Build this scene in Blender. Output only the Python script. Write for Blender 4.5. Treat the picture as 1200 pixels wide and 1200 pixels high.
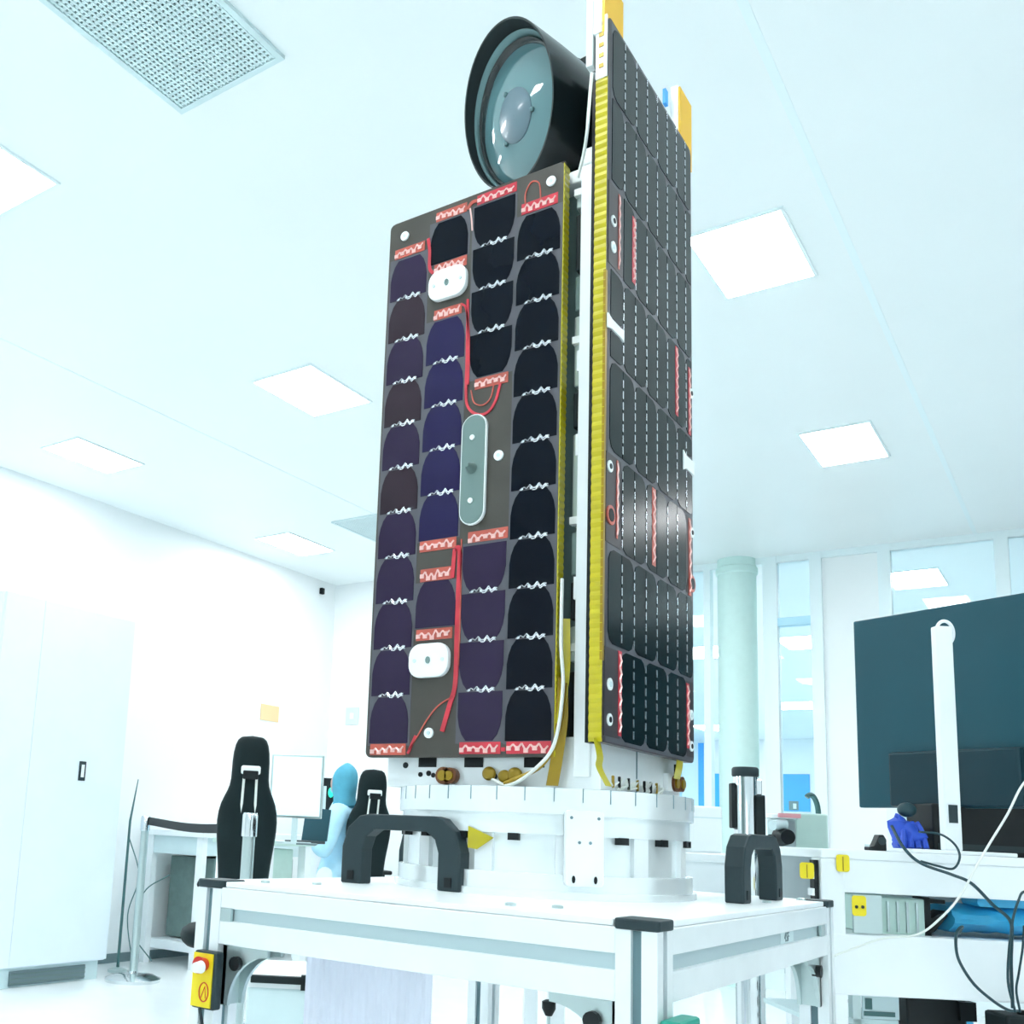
import bpy, bmesh, math, random
from mathutils import Vector, Matrix, noise
R = math.radians
PI = math.pi
rnd = random.Random(7)
sc = bpy.context.scene
COL = sc.collection
for o in list(bpy.data.objects):
    bpy.data.objects.remove(o)

# ---------------------------------------------------------------- camera, world, exposure
EYE = .97
YAW, PITCH, ROLL = 53.628, 9.5325, 2.7413          # degrees; yaw is measured from +Y towards -X
cd = bpy.data.cameras.new('camera'); cam = bpy.data.objects.new('camera', cd); COL.objects.link(cam)
cd.sensor_fit = 'HORIZONTAL'; cd.sensor_width = 36; cd.lens = 1189.1 / 1200 * 36
cd.shift_x = (600 - 435.05) / 1200; cd.shift_y = (771.77 - 600) / 1200
cd.clip_start = .02; cd.clip_end = 100
_th, _ro = R(PITCH), R(ROLL)
_ca, _sa = math.cos(R(YAW)), math.sin(R(YAW))
def room(v):
    x, y, z = v
    a = -math.sin(R(YAW)) * x + math.cos(R(YAW)) * y
    b = math.cos(R(YAW)) * x + math.sin(R(YAW)) * y
    return Vector((-a, b, z))
_fw = Vector((0, math.cos(_th), math.sin(_th))); _u0 = Vector((0, -math.sin(_th), math.cos(_th))); _r0 = Vector((1, 0, 0))
_r = _r0 * math.cos(_ro) + _u0 * math.sin(_ro); _u = -_r0 * math.sin(_ro) + _u0 * math.cos(_ro)
_r, _u, _fw = room(_r), room(_u), room(_fw)
cam.matrix_world = Matrix(((_r.x, _u.x, -_fw.x, 0), (_r.y, _u.y, -_fw.y, 0), (_r.z, _u.z, -_fw.z, EYE), (0, 0, 0, 1)))
sc.camera = cam
wd = bpy.data.worlds.new('world'); sc.world = wd; wd.use_nodes = True
wd.node_tree.nodes['Background'].inputs[0].default_value = (.85, .96, 1, 1)
wd.node_tree.nodes['Background'].inputs[1].default_value = .8
sc.view_settings.view_transform = 'Standard'; sc.view_settings.look = 'None'
sc.view_settings.gamma = 1; sc.view_settings.use_curve_mapping = False
sc.view_settings.exposure = 0.0
LAMP = 32.0                                        # radiance of the ceiling panels
try:
    sc.cycles.max_bounces = 14; sc.cycles.diffuse_bounces = 9; sc.cycles.transparent_max_bounces = 16
except Exception: pass

# ---------------------------------------------------------------- materials
MATS = {}
def mat(name, col, rough=.5, metal=0., spec=.5, emit=None, es=1., var=0., vs=20., bump=0., bs=60., coat=0., alpha=None, trans=0., ior=1.5, aniso=None):
    if name in MATS: return MATS[name]
    m = bpy.data.materials.new(name); m.use_nodes = True; nt = m.node_tree; p = nt.nodes['Principled BSDF']
    p.inputs['Base Color'].default_value = (*col, 1); p.inputs['Roughness'].default_value = rough
    p.inputs['Metallic'].default_value = metal; p.inputs['Specular IOR Level'].default_value = spec
    p.inputs['Coat Weight'].default_value = coat; p.inputs['Transmission Weight'].default_value = trans; p.inputs['IOR'].default_value = ior
    if emit: p.inputs['Emission Color'].default_value = (*emit, 1); p.inputs['Emission Strength'].default_value = es
    tc = nt.nodes.new('ShaderNodeTexCoord')
    if var:
        n = nt.nodes.new('ShaderNodeTexNoise'); n.inputs['Scale'].default_value = vs; n.inputs['Detail'].default_value = 4
        mr = nt.nodes.new('ShaderNodeMapRange'); mr.inputs['To Min'].default_value = 1 - var; mr.inputs['To Max'].default_value = 1 + var
        mr.inputs['From Min'].default_value = .3; mr.inputs['From Max'].default_value = .7
        mx = nt.nodes.new('ShaderNodeVectorMath'); mx.operation = 'SCALE'; mx.inputs[0].default_value = col
        nt.links.new(tc.outputs['Object'], n.inputs['Vector']); nt.links.new(n.outputs['Fac'], mr.inputs['Value'])
        nt.links.new(mr.outputs['Result'], mx.inputs['Scale']); nt.links.new(mx.outputs[0], p.inputs['Base Color'])
    if bump:
        n2 = nt.nodes.new('ShaderNodeTexNoise'); n2.inputs['Scale'].default_value = bs
        b = nt.nodes.new('ShaderNodeBump'); b.inputs['Strength'].default_value = bump; b.inputs['Distance'].default_value = .002
        nt.links.new(tc.outputs['Object'], n2.inputs['Vector']); nt.links.new(n2.outputs['Fac'], b.inputs['Height'])
        nt.links.new(b.outputs['Normal'], p.inputs['Normal'])
    MATS[name] = m; return m
def glass_mat(name, tint, gloss=.05):
    m = bpy.data.materials.new(name); m.use_nodes = True; nt = m.node_tree
    for n in list(nt.nodes): nt.nodes.remove(n)
    out = nt.nodes.new('ShaderNodeOutputMaterial'); mx = nt.nodes.new('ShaderNodeMixShader')
    t = nt.nodes.new('ShaderNodeBsdfTransparent'); t.inputs[0].default_value = (*tint, 1)
    g = nt.nodes.new('ShaderNodeBsdfGlossy'); g.inputs['Roughness'].default_value = .02
    fr = nt.nodes.new('ShaderNodeFresnel'); fr.inputs[0].default_value = 1.45
    nt.links.new(fr.outputs[0], mx.inputs[0]); nt.links.new(t.outputs[0], mx.inputs[1]); nt.links.new(g.outputs[0], mx.inputs[2])
    nt.links.new(mx.outputs[0], out.inputs[0]); MATS[name] = m; return m
M_wall = mat('wall_paint', (.873, .903, .910), .55, spec=.3, var=.015, vs=2)
M_ceil = mat('ceiling_panel', (.855, .905, .912), .35, spec=.4, var=.012, vs=1.2)
M_floor = mat('vinyl_floor', (.82, .87, .88), .22, spec=.5, var=.02, vs=6)
M_base = mat('grey_skirting', (.16, .23, .25), .5)
M_trim = mat('white_trim', (.82, .92, .94), .4)
M_lamp = mat('lamp_diffuser', (.9, .9, .9), .5, emit=(.975, .99, .995), es=LAMP)
M_white = mat('white_powder_coat', (.85, .90, .92), .35, var=.02, vs=8)
M_offw = mat('cool_white_plastic', (.62, .76, .78), .4, var=.03, vs=10)
M_cabw = mat('cabinet_bluish_white', (.76, .85, .92), .4, var=.02, vs=5)
M_alu = mat('anodised_aluminium', (.84, .885, .90), .36, metal=.25, var=.03, vs=12)
M_mach = mat('machined_aluminium', (.84, .90, .91), .25, metal=.45, var=.05, vs=14)
M_groove = mat('profile_groove', (.14, .24, .27), .5)
M_dgrey = mat('dark_grey_plastic', (.020, .038, .045), .5, spec=.35, bump=.15)
M_black = mat('black_plastic', (.005, .009, .011), .45, spec=.3)
M_gloss = mat('black_lacquer', (.006, .010, .011), .16, coat=.3)
M_matte = mat('matte_black_paint', (.006, .014, .016), .6, spec=.3)
M_fab = mat('black_leatherette', (.004, .014, .016), .6, spec=.22, bump=.3, bs=40)
M_cell = mat('cell_violet_reflection', (.026, .017, .045), .12, spec=.22, var=.12, vs=9)  # violet, brown and blue cell tints paint in reflections that vary across the panel
M_cellr = mat('cell_brown_reflection', (.030, .019, .028), .14, spec=.22, var=.12, vs=9)
M_cellb = mat('cell_blue_reflection', (.018, .014, .062), .12, spec=.22, var=.12, vs=9)
M_celld = mat('cell_dark_navy', (.002, .004, .009), .09, spec=.15, var=.1, vs=9)
M_cell2 = mat('cell_teal_black', (.003, .009, .011), .20, spec=.17, var=.15, vs=9)
M_board = mat('panel_laminate', (.062, .058, .050), .38, var=.12, vs=16, spec=.4)
M_board2 = mat('panel_laminate_dark', (.045, .038, .042), .35, var=.12, vs=16, spec=.4)
M_gap = mat('grey_wafer_gap', (.085, .088, .105), .4, var=.08, vs=30)
M_silver = mat('silver_tab', (.80, .82, .86), .25, metal=.9)
M_pink = mat('pale_pink_solder', (.85, .55, .52), .35, metal=.3)
M_red = mat('red_tape', (.55, .035, .055), .3, var=.2, vs=30)
M_rust = mat('orange_kapton_strip', (.50, .10, .07), .3, var=.2, vs=30)
M_tape = mat('yellow_kapton_tape', (.50, .43, .005), .28, spec=.5, var=.12, vs=18, coat=.2)
M_gold = mat('amber_kapton_foil', (.34, .22, .012), .3, metal=.3, bump=.6, bs=25)
M_orange = mat('orange_yellow_cover', (.88, .50, .004), .45)
M_yell = mat('yellow_sticker', (.85, .68, .01), .5)
M_cop = mat('brown_connector', (.16, .06, .025), .4, metal=.4, var=.4, vs=60)
M_wplate = mat('white_bracket', (.86, .92, .92), .3)
M_gplate = mat('grey_green_plate', (.16, .24, .23), .35, metal=.2)
M_tele = mat('telescope_black', (.010, .018, .020), .26, coat=.1)
M_lens = mat('lens_coated_glass', (.10, .22, .24), .04, spec=.9, coat=.6)
M_lensd = mat('secondary_mirror_cover', (.12, .19, .23), .3, coat=.3)
M_ring = mat('teal_grey_ring', (.11, .20, .21), .3, metal=.4)
M_cable = mat('white_cable', (.80, .84, .80), .4)
M_dcable = mat('dark_cable', (.012, .05, .065), .4)
M_gcable = mat('grey_green_cable', (.06, .16, .16), .4)
M_blue = mat('blue_glove_rubber', (.03, .10, .62), .5, bump=.4, bs=30)
M_bfilm = mat('light_blue_film', (.04, .42, .72), .3, bump=.5, bs=12, var=.15, vs=10)
M_gown = mat('pale_blue_gown', (.46, .76, .92), .7, var=.08, vs=10)
M_hood = mat('teal_hood_cloth', (.09, .38, .52), .8, var=.08, vs=20)
M_skin = mat('skin', (.55, .36, .30), .5)
M_glove = mat('white_glove', (.82, .90, .92), .5)
M_chrome = mat('chrome', (.72, .76, .78), .12, metal=1.)
M_steel = mat('brushed_steel', (.52, .62, .62), .3, metal=.8)
M_mon = mat('monitor_back_teal', (.010, .072, .100), .35, spec=.35, var=.05, vs=3)
M_mon2 = mat('dark_monitor_bulge', (.008, .036, .050), .4, spec=.3)
M_scr = mat('white_screen', (.6, .75, .8), .3, emit=(.80, .93, 1.), es=.55)
M_green = mat('green_glow', (.02, .5, .35), .4, emit=(.02, .75, .45), es=.9)
M_grn = mat('green_plastic', (.01, .30, .22), .4)
M_beige = mat('pale_green_enamel', (.56, .74, .68), .4, var=.03)
M_greyp = mat('grey_panel', (.16, .24, .23), .5, var=.1)
M_bwin = mat('blue_poster', (.06, .42, .95), .5)
M_bpale = mat('pale_blue_panel', (.50, .78, .92), .5)
M_colg = mat('pale_green_column', (.62, .82, .78), .5, var=.02)
M_sheet = mat('lavender_sheet', (.80, .82, .93), .6, var=.03)
M_pinkish = mat('pinkish_label', (.75, .35, .38), .5)
M_redb = mat('red_button', (.60, .03, .02), .35)
M_glass = glass_mat('partition_glass', (.93, .985, 1.))
M_dglass = mat('dark_glass', (.004, .008, .012), .05, spec=.5)
M_note = mat('tan_note', (.85, .62, .34), .6)

# ---------------------------------------------------------------- builders
WM = {}
class MB:
    def __init__(s): s.bm = bmesh.new()
    def box(s, x0, x1, y0, y1, z0, z1, M=None):
        c = [(x, y, z) for z in (z0, z1) for y in (y0, y1) for x in (x0, x1)]
        v = [s.bm.verts.new((M @ Vector(p)) if M else p) for p in c]
        for f in ((0, 2, 3, 1), (4, 5, 7, 6), (0, 1, 5, 4), (2, 6, 7, 3), (0, 4, 6, 2), (1, 3, 7, 5)):
            s.bm.faces.new([v[i] for i in f])
        return s
    def loop(s, rings, close=True, cap=True, wrap=False):
        vs = [[s.bm.verts.new(p) for p in r] for r in rings]
        n = len(vs[0]); m = len(vs)
        for i in range(m if wrap else m - 1):
            a, b = vs[i], vs[(i + 1) % m]
            for j in range(n if close else n - 1):
                k = (j + 1) % n
                s.bm.faces.new((a[j], a[k], b[k], b[j]))
        if cap and not wrap:
            s.bm.faces.new(list(reversed(vs[0]))); s.bm.faces.new(vs[-1])
        return s
    def tube(s, pts, r, n=8, cap=True):
        pts = [Vector(p) for p in pts]; rings = []; up = None
        for i, p in enumerate(pts):
            d = (pts[min(i + 1, len(pts) - 1)] - pts[max(i - 1, 0)]).normalized()
            if up is None: up = Vector((0, 0, 1)) if abs(d.z) < .9 else Vector((1, 0, 0))
            x = d.cross(up).normalized(); up = x.cross(d).normalized()
            rr = r[i] if isinstance(r, (list, tuple)) else r
            rings.append([p + (x * math.cos(t) + up * math.sin(t)) * rr for t in [2 * PI * k / n for k in range(n)]])
        return s.loop(rings, cap=cap)
    def cyl(s, p0, p1, r0, r1=None, n=24): return s.tube([p0, p1], [r0, r0 if r1 is None else r1], n)
    def lathe(s, prof, M=None, n=40, cap=True, a0=0, a1=2 * PI):   # prof: (radius, height) along local +Z
        M = M or Matrix()
        full = abs(a1 - a0 - 2 * PI) < 1e-6
        rings = []
        for r_, h in prof:
            rings.append([M @ Vector((r_ * math.cos(t), r_ * math.sin(t), h)) for t in [a0 + (a1 - a0) * k / (n if full else n - 1) for k in range(n)]])
        return s.loop(rings, close=full, cap=cap and full)
    def prism(s, poly, fn, t0, t1):          # poly: 2-D outline; fn(u, v, t) -> point
        a = [s.bm.verts.new(fn(u, v, t0)) for u, v in poly]; b = [s.bm.verts.new(fn(u, v, t1)) for u, v in poly]
        n = len(a)
        s.bm.faces.new(list(reversed(a))); s.bm.faces.new(b)
        for i in range(n): s.bm.faces.new((a[i], a[(i + 1) % n], b[(i + 1) % n], b[i]))
        return s
    def ball(s, c, r, sx=1, sy=1, sz=1, seg=16):
        bmesh.ops.create_uvsphere(s.bm, u_segments=seg, v_segments=seg // 2 + 2, radius=r, matrix=Matrix.Translation(c) @ Matrix.Diagonal((sx, sy, sz, 1)))
        return s
    def build(s, name, m, parent=None, bevel=0., smooth=False, seg=2, local=False, kind=None, label=None, subsurf=0):
        me = bpy.data.meshes.new(name)
        bmesh.ops.recalc_face_normals(s.bm, faces=s.bm.faces)
        s.bm.to_mesh(me); s.bm.free()
        if parent is not None and not local: me.transform(WM[parent.name].inverted())
        if smooth:
            for p in me.polygons: p.use_smooth = True
        o = bpy.data.objects.new(name, me); COL.objects.link(o); me.materials.append(m)
        if parent is not None: o.parent = parent; WM[o.name] = WM[parent.name]
        else: WM[o.name] = Matrix()
        if subsurf:
            md = o.modifiers.new('sub', 'SUBSURF'); md.levels = subsurf; md.render_levels = subsurf
        if bevel:
            b = o.modifiers.new('bevel', 'BEVEL'); b.width = bevel; b.segments = seg; b.limit_method = 'ANGLE'; b.angle_limit = R(40)
        if smooth and not subsurf:
            try:
                for p in me.polygons: p.use_smooth = True
                me.set_sharp_from_angle(angle=R(40))
            except Exception: pass
        if kind: o['kind'] = kind
        if label: o['label'] = label
        return o
def thing(name, label, cat, loc=(0, 0, 0), rz=0., group=None):
    o = bpy.data.objects.new(name, None); COL.objects.link(o); o.location = loc; o.rotation_euler = (0, 0, rz)
    o.empty_display_size = .05
    o['label'] = label; o['category'] = cat
    if group: o['group'] = group
    WM[o.name] = Matrix.Translation(loc) @ Matrix.Rotation(rz, 4, 'Z'); return o
def tag(o, label, cat, group=None):
    o['label'] = label; o['category'] = cat
    if group: o['group'] = group
    return o
def copy_part(src, parent, M):            # an already linked local part, linked again under parent with its own transform (mesh shared)
    c = src.copy(); COL.objects.link(c); c.parent = parent; c.matrix_basis = M; WM[c.name] = WM[parent.name]; return c
def struct(name, mb, m, **k): return mb.build(name, m, kind='structure', **k)
def spart(name, mb, m, parent, **k): return mb.build(name, m, parent, **k)
def rr(w, h, r, n=5, cx=0, cy=0):         # rounded rectangle outline
    p = []
    for ax, ay, a in ((w / 2 - r, h / 2 - r, 0), (-w / 2 + r, h / 2 - r, 90), (-w / 2 + r, -h / 2 + r, 180), (w / 2 - r, -h / 2 + r, 270)):
        for k in range(n + 1):
            t = R(a + 90 * k / n); p.append((cx + ax + r * math.cos(t), cy + ay + r * math.sin(t)))
    return p
def bez(pts, n=8):                        # Catmull-Rom through the points
    P_ = [Vector(p) for p in pts]; P_ = [P_[0] * 2 - P_[1]] + P_ + [P_[-1] * 2 - P_[-2]]; out = []
    for i in range(1, len(P_) - 2):
        a, b, c, d = P_[i - 1:i + 3]
        for k in range(n):
            t = k / n
            out.append(.5 * ((2 * b) + (c - a) * t + (2 * a - 5 * b + 4 * c - d) * t * t + (3 * b - a - 3 * c + d) * t ** 3))
    out.append(P_[-2]); return out
def ell(cx, cy, z, a, b, n=20, e=2.4, rot=0.):      # superellipse ring
    o = []
    for k in range(n):
        t = 2 * PI * k / n; c, s_ = math.cos(t), math.sin(t)
        x = a * math.copysign(abs(c) ** (2 / e), c); y = b * math.copysign(abs(s_) ** (2 / e), s_)
        o.append((cx + x * math.cos(rot) - y * math.sin(rot), cy + x * math.sin(rot) + y * math.cos(rot), z))
    return o
def skin(name, joints, edges, m, parent, root=0, sub=2, label=None):
    me = bpy.data.meshes.new(name); iw = WM[parent.name].inverted()
    me.from_pydata([tuple(iw @ Vector(j[:3])) for j in joints], edges, []); me.materials.append(m)
    o = bpy.data.objects.new(name, me); COL.objects.link(o); o.parent = parent; WM[o.name] = WM[parent.name]
    o.modifiers.new('skin', 'SKIN')
    for i, j in enumerate(joints):
        r_ = j[3]
        me.skin_vertices[0].data[i].radius = (r_, r_) if not isinstance(r_, tuple) else r_
        me.skin_vertices[0].data[i].use_root = (i == root)
    o.modifiers['skin'].use_smooth_shade = True
    s_ = o.modifiers.new('sub', 'SUBSURF'); s_.levels = sub; s_.render_levels = sub
    if label: o['label'] = label
    return o
def text(name, body, size, m, parent, M, ext=.0004):
    c = bpy.data.curves.new(name, 'FONT'); c.body = body; c.size = size; c.extrude = ext; c.align_x = 'CENTER'; c.align_y = 'CENTER'
    t_ = bpy.data.objects.new(name, c); c.materials.append(m); COL.objects.link(t_); bpy.context.view_layer.update()
    me = bpy.data.meshes.new_from_object(t_.evaluated_get(bpy.context.evaluated_depsgraph_get())); bpy.data.objects.remove(t_)
    o = bpy.data.objects.new(name, me); COL.objects.link(o); o.parent = parent
    o.matrix_basis = WM[parent.name].inverted() @ M; WM[o.name] = WM[parent.name]; return o

# ================================================================ ROOM
CZ = 3.11
LX, BY, PY, FY = -5.55, 6.95, 7.65, 21.0
RX, KY = 2.6, -3.2
struct('floor', MB().box(-8, 3, KY - .2, FY + .3, -.1, 0), M_floor)
lights = [(-1.12, -.80, 3.30, 3.78, 'bright square ceiling light just right of the tall solar panel'),
          (-1.22, -.89, 5.33, 5.86, 'ceiling light behind the big one right of the satellite, above the far wall'),
          (-3.30, -2.94, 3.40, 3.87, 'lozenge-shaped ceiling light left of the satellite, middle of the ceiling'),
          (-1.35, -.98, 8.45, 9.02, 'small ceiling light seen directly above the big monitor'),
          (-3.20, -2.82, 1.40, 1.87, 'ceiling light cut off by the left edge of the photo'),
          (-5.02, -4.70, 3.44, 3.92, 'faint ceiling light close to the left wall, nearest the photo edge'),
          (-5.16, -4.84, 5.47, 6.00, 'ceiling light at the left wall just above the small black sensor'),
          (-2.75, -2.30, 10.7, 11.4, 'distant ceiling light seen through the glass beside the monitor'),
          (-3.95, -3.40, 10.9, 11.6, 'distant ceiling light seen at the right edge of the tall solar panel, upper one'),
          (-6.20, -5.60, 18.3, 19.2, 'farthest ceiling light, low at the right edge of the tall solar panel'),
          (-4.10, -3.50, 15.6, 16.4, 'far ceiling light seen through glass under the other distant one'),
          (-3.28, -2.92, 5.45, 5.95, 'ceiling light hidden behind the satellite panel'),
          (-.95, -.60, .30, .78, 'added ceiling light above the camera, outside the frame'),  # out-of-frame panels from here on are added for the room's brightness
          (-3.20, -2.82, -.60, -.12, 'added ceiling light left behind the camera, outside the frame'),
          (-5.02, -4.70, 1.2, 1.68, 'added ceiling light at the left wall outside the frame'),
          (.95, 1.31, 1.40, 1.88, 'added right-hand ceiling light nearest the camera, outside the frame'),
          (.95, 1.31, 3.40, 3.88, 'second added right-hand ceiling light, outside the frame'),
          (.98, 1.28, 6.2, 6.5, 'third added right-hand ceiling light, outside the frame'),
          (.95, 1.31, -1.6, -1.12, 'added ceiling light to the right behind the camera, outside the frame'),
          (-.95, -.60, -2.2, -1.72, 'added ceiling light straight behind the camera, outside the frame'),
          (-1.0, -.6, 12.0, 12.6, 'added ceiling light of the far hall hidden behind the monitor'),  # this and the following panels are unseen, added to brighten the far hall
          (.5, 1.1, 8.6, 9.4, 'first added ceiling light of the far hall, unseen beyond the right edge'),
          (.5, 1.1, 15.2, 16.0, 'third added ceiling light of the far hall, unseen beyond the right edge'),
          (1.0, 1.4, 12.0, 12.6, 'second added ceiling light of the far hall, unseen beyond the right edge')]
vents = [(-2.17, -1.79, 1.20, 1.84, 'large perforated grey air vent in the ceiling at top left'),
         (-4.37, -3.97, 5.42, 5.98, 'grey air vent in the ceiling partly behind the left solar panel')]
# ceiling slab made of pieces around the recessed openings (simple grid of strips)
cb = MB(); cb.box(-8, 3, KY - .2, FY + .3, CZ, CZ + .12)
struct('ceiling', cb, M_ceil)
struct('trim_1', MB().box(-.665, -.640, KY, PY, CZ - .0012, CZ), M_trim)
struct('trim_2', MB().box(-4.02, -4.01, KY, BY, CZ - .002, CZ), M_trim)
gl = 'square panel lights in the ceiling'
for x0, x1, y0, y1, lb in lights:
    cx, cy = (x0 + x1) / 2, (y0 + y1) / 2
    t = thing('ceiling_light', lb, 'ceiling light', (cx, cy, CZ), 0, gl)
    f = MB()
    w = .012
    for b in ((x0 - w, x1 + w, y0 - w, y0), (x0 - w, x1 + w, y1, y1 + w), (x0 - w, x0, y0, y1), (x1, x1 + w, y0, y1)):
        f.box(*b, CZ - .008, CZ)
    f.build('light_frame', M_trim, t)
    MB().box(x0, x1, y0, y1, CZ - .006, CZ - .001).build('diffuser', M_lamp, t)
for x0, x1, y0, y1, lb in vents:
    t = thing('ceiling_vent', lb, 'air vent', ((x0 + x1) / 2, (y0 + y1) / 2, CZ), 0, 'air vents in the ceiling')
    MB().box(x0, x1, y0, y1, CZ - .003, CZ - .001).build('backing', M_greyp, t)
    f = MB(); w = .018
    for b in ((x0 - w, x1 + w, y0 - w, y0), (x0 - w, x1 + w, y1, y1 + w), (x0 - w, x0, y0, y1), (x1, x1 + w, y0, y1)): f.box(*b, CZ - .012, CZ)
    f.build('vent_frame', M_offw, t)
    g = MB(); n = 40
    for k in range(n):
        y = y0 + (y1 - y0) * (k + .5) / n; g.box(x0, x1, y - .0045, y + .0045, CZ - .008, CZ - .004)
    for k in range(26):
        x = x0 + (x1 - x0) * (k + .5) / 26; g.box(x - .0032, x + .0032, y0, y1, CZ - .009, CZ - .005)
    g.build('perforated_grille', M_offw, t, kind='stuff')
struct('wall_left', MB().box(LX - .12, LX, KY, BY, 0, CZ), M_wall)
struct('wall_back', MB().box(LX - .12, -3.35, BY, BY + .12, 0, CZ), M_wall)
struct('wall_return', MB().box(-3.47, -3.35, BY + .12, PY, 0, CZ), M_wall)
struct('wall_rear', MB().box(LX - .12, RX, KY - .12, KY, 0, CZ), M_wall)
struct('wall_far', MB().box(-8, 3, FY, FY + .12, 0, CZ), M_wall)
struct('wall_far_left', MB().box(-7.4, -7.28, PY, FY, 0, CZ), M_bpale)
struct('wall_far_front', MB().box(-7.4, -3.47, PY, PY + .12, 0, CZ), M_wall)
struct('wall_right', MB().box(RX, RX + .12, KY, FY, 0, CZ), M_wall)
struct('baseboard_left', MB().box(LX, LX + .012, KY, BY, 0, .06), M_base)
struct('baseboard_back', MB().box(LX, -3.35, BY - .012, BY, 0, .06), M_base)
# unseen dark pane added on the right wall to darken the tall panel's reflections
w = struct('window_1', MB().box(RX - .02, RX - .005, 3.0, 14.0, .15, 2.75), M_dglass)
f = MB()
for b in ((2.94, 14.06, .09, .15), (2.94, 14.06, 2.75, 2.81)): f.box(RX - .04, RX, b[0], b[1], b[2], b[3])
for y in (2.94, 5.7, 8.5, 11.3, 14.0): f.box(RX - .04, RX, y, y + .06, .15, 2.75)
f.build('window_frame', M_trim, w)
# glazed partition with white posts, 7.65 m off
posts = [(-3.35, -3.27), (-2.47, -2.42), (-2.03, -1.93), (-1.70, -1.62), (-1.25, -1.17), (-.55, -.47), (.6, .68), (1.9, 1.98)]
for i, (a, b) in enumerate(posts):
    struct('trim_%d' % (i + 3), MB().box(a, b, PY - .03, PY + .05, 0, CZ), M_trim)
struct('trim_11', MB().box(-3.35, RX, PY - .025, PY + .045, .0, .12), M_trim)
struct('trim_12', MB().box(-3.35, RX, PY - .025, PY + .045, CZ - .05, CZ), M_trim)
struct('trim_13', MB().box(-1.93, -1.70, PY - .02, PY + .04, 2.58, 2.64), M_bpale)
pn = struct('window_2', MB().box(-3.27, -2.47, PY, PY + .012, .12, CZ - .05), M_glass)
for i, (a, b) in enumerate(zip(posts[2:-1], posts[3:])):
    if i == 1:
        struct('wall_panel', MB().box(a[1], b[0], PY, PY + .03, .12, CZ - .05), M_wall); continue
    struct('window_%d' % (i + 3), MB().box(a[1], b[0], PY, PY + .012, .12, CZ - .05), M_glass)
cm = MB(); cm.lathe([(.14, 0), (.14, CZ - .12), (.152, CZ - .11), (.152, CZ - .07), (.14, CZ - .06), (.14, CZ)], Matrix.Translation((-2.22, PY - .02, 0)) , n=32)
struct('trim_14', cm, M_colg, smooth=True)
# blue wall posters in the far hall
for k, (x0, x1, lb) in enumerate(((-5.28, -4.77, 'blue poster on the far wall above the pale green enamel device'), (-6.67, -6.47, 'narrow blue poster on the far wall left of the chrome cylinder'),
                                  (-6.93, -6.82, 'tall blue strip touching the edge of the solar panel on the far wall'))):
    z0, z1 = (1.70, 2.42) if k < 2 else (1.66, 3.05)
    t = thing('poster', lb, 'poster', ((x0 + x1) / 2, FY, z0), 0, 'blue posters on the far wall')
    MB().box(x0, x1, FY - .03, FY - .005, z0, z1).build('poster_board', M_bwin, t)
    if k == 0: MB().box(-5.16, -4.98, FY - .036, FY - .03, z0 + .02, z0 + .2).build('printed_picture', M_greyp, t); MB().box(-5.08, -5.02, FY - .04, FY - .036, z0 + .05, z0 + .15).build('white_patch', M_white, t)
t = thing('notice', 'small tan paper notice on the left wall above the chair', 'notice', (LX, 6.17, 1.80))
pm = MB().box(LX + .001, LX + .006, 6.06, 6.28, 1.80, 1.93); pm.build('sheet', M_note, t)
t = thing('wall_sensor', 'tiny black sensor high in the corner of the left wall', 'sensor', (LX, 6.74, 3.0))
MB().box(LX, LX + .03, 6.72, 6.76, 2.985, 3.04).build('housing', M_black, t, bevel=.004)
t = thing('light_switch', 'faint white switch plate on the back wall over the hooded person', 'switch', (-5.30, BY, 1.85))
MB().box(-5.36, -5.22, BY - .008, BY, 1.85, 2.0).build('plate', M_offw, t, bevel=.002); MB().box(-5.31, -5.27, BY - .014, BY - .008, 1.9, 1.95).build('rocker', M_white, t)

# ================================================================ LAB CART
TZ = .876
cart = thing('lab_cart', 'white aluminium profile cart carrying the satellite, front centre', 'cart', (-.77, 1.53, 0))
X0, X1, Y0, Y1, PW = -1.111, -.41, 1.103, 1.95, .048
def profile_post(x, y, z1=TZ):
    m = MB(); h = PW / 2; g = .006; d = .008
    out = [(-h, -h), (-g, -h), (-g, -h + d), (g, -h + d), (g, -h), (h, -h), (h, -g), (h - d, -g), (h - d, g), (h, g), (h, h), (g, h), (g, h - d), (-g, h - d), (-g, h), (-h, h), (-h, g), (-h + d, g), (-h + d, -g), (-h, -g)]
    m.prism(out, lambda u, v, t: (x + u, y + v, t), .09, z1 - .002); return m
for (x, y) in ((X1 - PW / 2, Y0 + PW / 2), (X0 + PW / 2, Y0 + PW / 2), (X1 - PW / 2, Y1 - PW / 2), (X0 + PW / 2, Y1 - PW / 2)):
    p = profile_post(x, y).build('post', M_alu, cart)
    c = MB(); c.prism(rr(.052, .052, .006, 3, x, y), lambda u, v, t: (u, v, t), TZ - .002, TZ + .010); c.build('end_cap', M_dgrey, p, bevel=.002)
    s = MB()
    for sx, sy in ((0, -1), (1, 0)):
        if sx == 0: s.box(x - .006, x + .006, y - .0175, y - .0155, .09, TZ - .003)
        else: s.box(x + .0155, x + .0175, y - .006, y + .006, .09, TZ - .003)
    s.build('slot', M_groove, p)
    k = MB(); k.cyl((x, y, .03), (x, y, .09), .012); k.box(x - .02, x + .02, y - .02, y + .02, .085, .092); k.cyl((x, y, .0), (x, y, .03), .03)
    k.build('levelling_foot', M_dgrey, p)
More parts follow.
